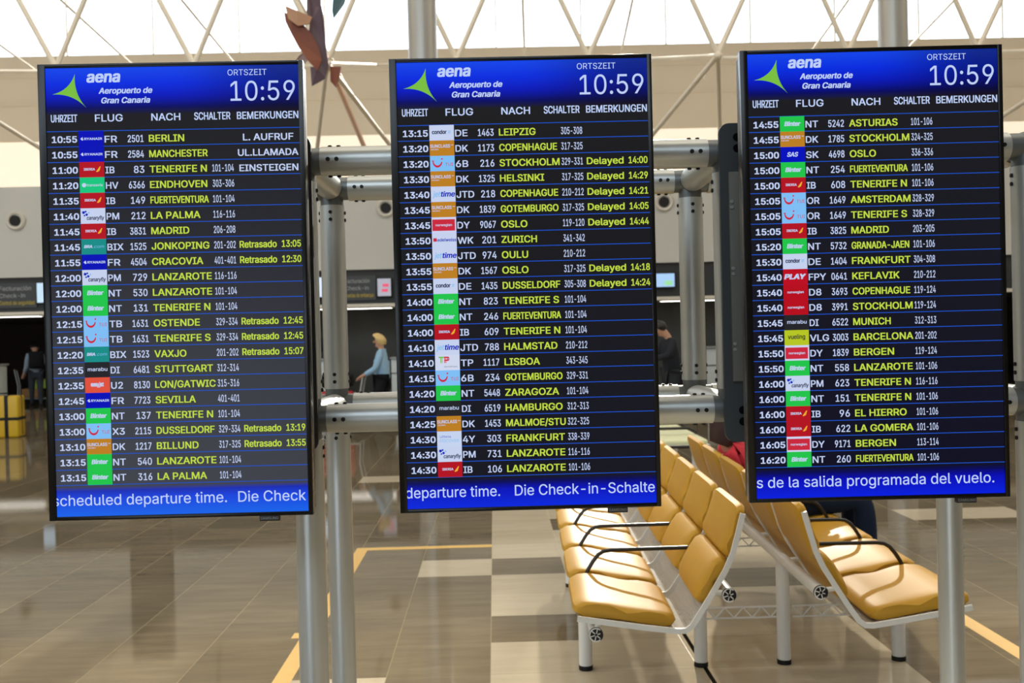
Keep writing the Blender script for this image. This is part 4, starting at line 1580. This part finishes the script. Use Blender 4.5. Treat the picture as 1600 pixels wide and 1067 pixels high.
# seated person: slouched in the third seat of the right row, facing right
Js = dict(pelvis=(0.30, 0, 0.56), waist=(0.19, 0, 0.66), chest=(0.07, 0, 0.80), neck=(-0.01, 0, 0.90), head=(0.012, 0, 0.972), look=(1, 0, -0.35))
for s, y in (('l', 1), ('r', -1)):
    Js['sh' + s] = (0.03, 0.17 * y, 0.875)
    Js['el' + s] = (0.17, 0.235 * y, 0.66)
    Js['wr' + s] = (0.40, 0.07 * y, 0.73)
    Js['hip' + s] = (0.36, 0.09 * y, 0.555)
    Js['kn' + s] = (0.77, 0.11 * y, 0.57)
    Js['an' + s] = (0.80, 0.11 * y, 0.10)
    Js['toe' + s] = (0.95, 0.12 * y, 0.04)
person('person with auburn hair and a red shirt seated in the right yellow row', (1.39, 6.10, 0), Js, 0.0,
       dict(top=fab('red_shirt', (196, 54, 66)), legs=fab('navy_jeans', (24, 36, 58)), hair=auburn, sleeves='short'), lambda q, a, b, c, d: hair_cap(q, a, b, c, d, 0.11, 1.2))

# ------------------------------------------------------------------ luggage and trolleys
red_m = mat('red_suitcase_shell', (170, 30, 36), 0.4, noise=0.05)


def trolley(lab, x, y, rot, z0=0.0):
    t = thing('luggage_trolley', lab, 'luggage trolley', (x, y, 0), None, world_built=False)
    t.rotation_euler = (0, 0, rot)
    q = MB()
    for s in (0.2, -0.2):
        q.tube([(-0.02, s, 0.16), (0.0, s, 0.5), (-0.08, s, 0.92)], 0.014, 10)
        q.tube([(0.0, s, 0.17), (0.75, s * 0.7, 0.14)], 0.014, 10)
    for k in range(4):
        q.tube([(0.1 + 0.2 * k, 0.19, 0.165), (0.1 + 0.2 * k, -0.19, 0.165)], 0.01, 8)
    q.build('frame', metal, t)
    q = MB()
    q.tube([(-0.08, 0.24, 0.93), (-0.08, -0.24, 0.93)], 0.017, 10)
    q.build('handle', mat('trolley_grip', (150, 120, 84), 0.6), t)
    for (wx, wy) in ((0.02, 0.2), (0.02, -0.2), (0.7, 0.0)):
        q = MB()
        q.tube([(wx, wy - 0.015, 0.07), (wx, wy + 0.015, 0.07)], 0.07, 16)
        q.build('wheel', rubber, t)
    return t


def suitcase(lab, x, y, z, w, d, h, m, rot=0.0, straps=False, name='suitcase'):
    t = thing(name, lab, 'suitcase', (x, y, z), None, world_built=False)
    t.rotation_euler = (0, 0, rot)
    q = MB()
    q.box((-w / 2, -d / 2, 0), (w / 2, d / 2, h), bev=0.04, seg=3)
    q.build('shell', m, t)
    q = MB()
    q.box((-w / 2 - 0.004, -0.012, 0.05), (w / 2 + 0.004, 0.012, h + 0.004), bev=0.003)
    q.build('zip_band', rubber, t)
    q = MB()
    q.tube([(-0.09, 0, h), (-0.09, 0, h + 0.04), (0.09, 0, h + 0.04), (0.09, 0, h)], 0.012, 8)
    q.build('handle', rubber, t)
    if straps:
        for sx in (w * 0.18,):
            q = MB()
            q.box((sx - 0.03, -d / 2 - 0.006, -0.0), (sx + 0.03, d / 2 + 0.006, h + 0.006), bev=0.002)
            q.build('strap', rubber, t)
        q = MB()
        q.box((-w / 2 - 0.006, -d / 2 - 0.006, h * 0.42), (w / 2 + 0.006, d / 2 + 0.006, h * 0.42 + 0.05), bev=0.002)
        q.build('strap', rubber, t)
    return t


trolley('luggage trolley pushed by the blonde woman', -2.26, 17.0, math.pi)
suitcase('red suitcase lying on the trolley of the blonde woman', -2.66, 17.0, 0.176, 0.62, 0.42, 0.52, red_m)
suitcase('black bag on top of the red suitcase', -2.62, 17.0, 0.762, 0.5, 0.36, 0.2, fab('black_bag_nylon', (20, 20, 22)), name='travel_bag')
suitcase('yellow suitcase with black straps at the left edge', -8.52, 17.77, 0.0, 0.62, 0.34, 0.72, mat('yellow_suitcase_shell', (196, 160, 16), 0.4, noise=0.04), 0.1, True)
trolley('luggage trolley loaded with boxes at the far left, beyond the yellow suitcase', -12.6, 27.2, 0.3)
t = thing('cardboard_box', 'brown cardboard box on the loaded trolley at the far left', 'box', (-12.3, 27.3, 0.176))
q = MB()
q.box((-12.5, 27.1, 0.178), (-12.05, 27.5, 0.42), bev=0.01)
q.build('carton', mat('cardboard', (150, 108, 60), 0.8), t)
q = MB()
q.box((-12.5, 27.28, 0.42), (-12.05, 27.33, 0.422))
q.build('packing_tape', mat('packing_tape', (180, 150, 100), 0.4), t)
t = thing('lime_crate', 'lime green crate beside the person with the backpack', 'crate', (-12.1, 27.0, 0.42))
q = MB()
q.box((-12.2, 27.12, 0.424), (-11.75, 27.48, 0.64), bev=0.02)
q.build('crate_body', mat('lime_plastic', (150, 170, 40), 0.5), t)
q = MB()
q.box((-12.23, 27.09, 0.62), (-11.72, 27.51, 0.66), bev=0.008)
q.build('rim', mat('lime_plastic', (150, 170, 40), 0.5), t)

for o in list(bpy.data.objects):
    if 'world_built' in o:
        del o['world_built']
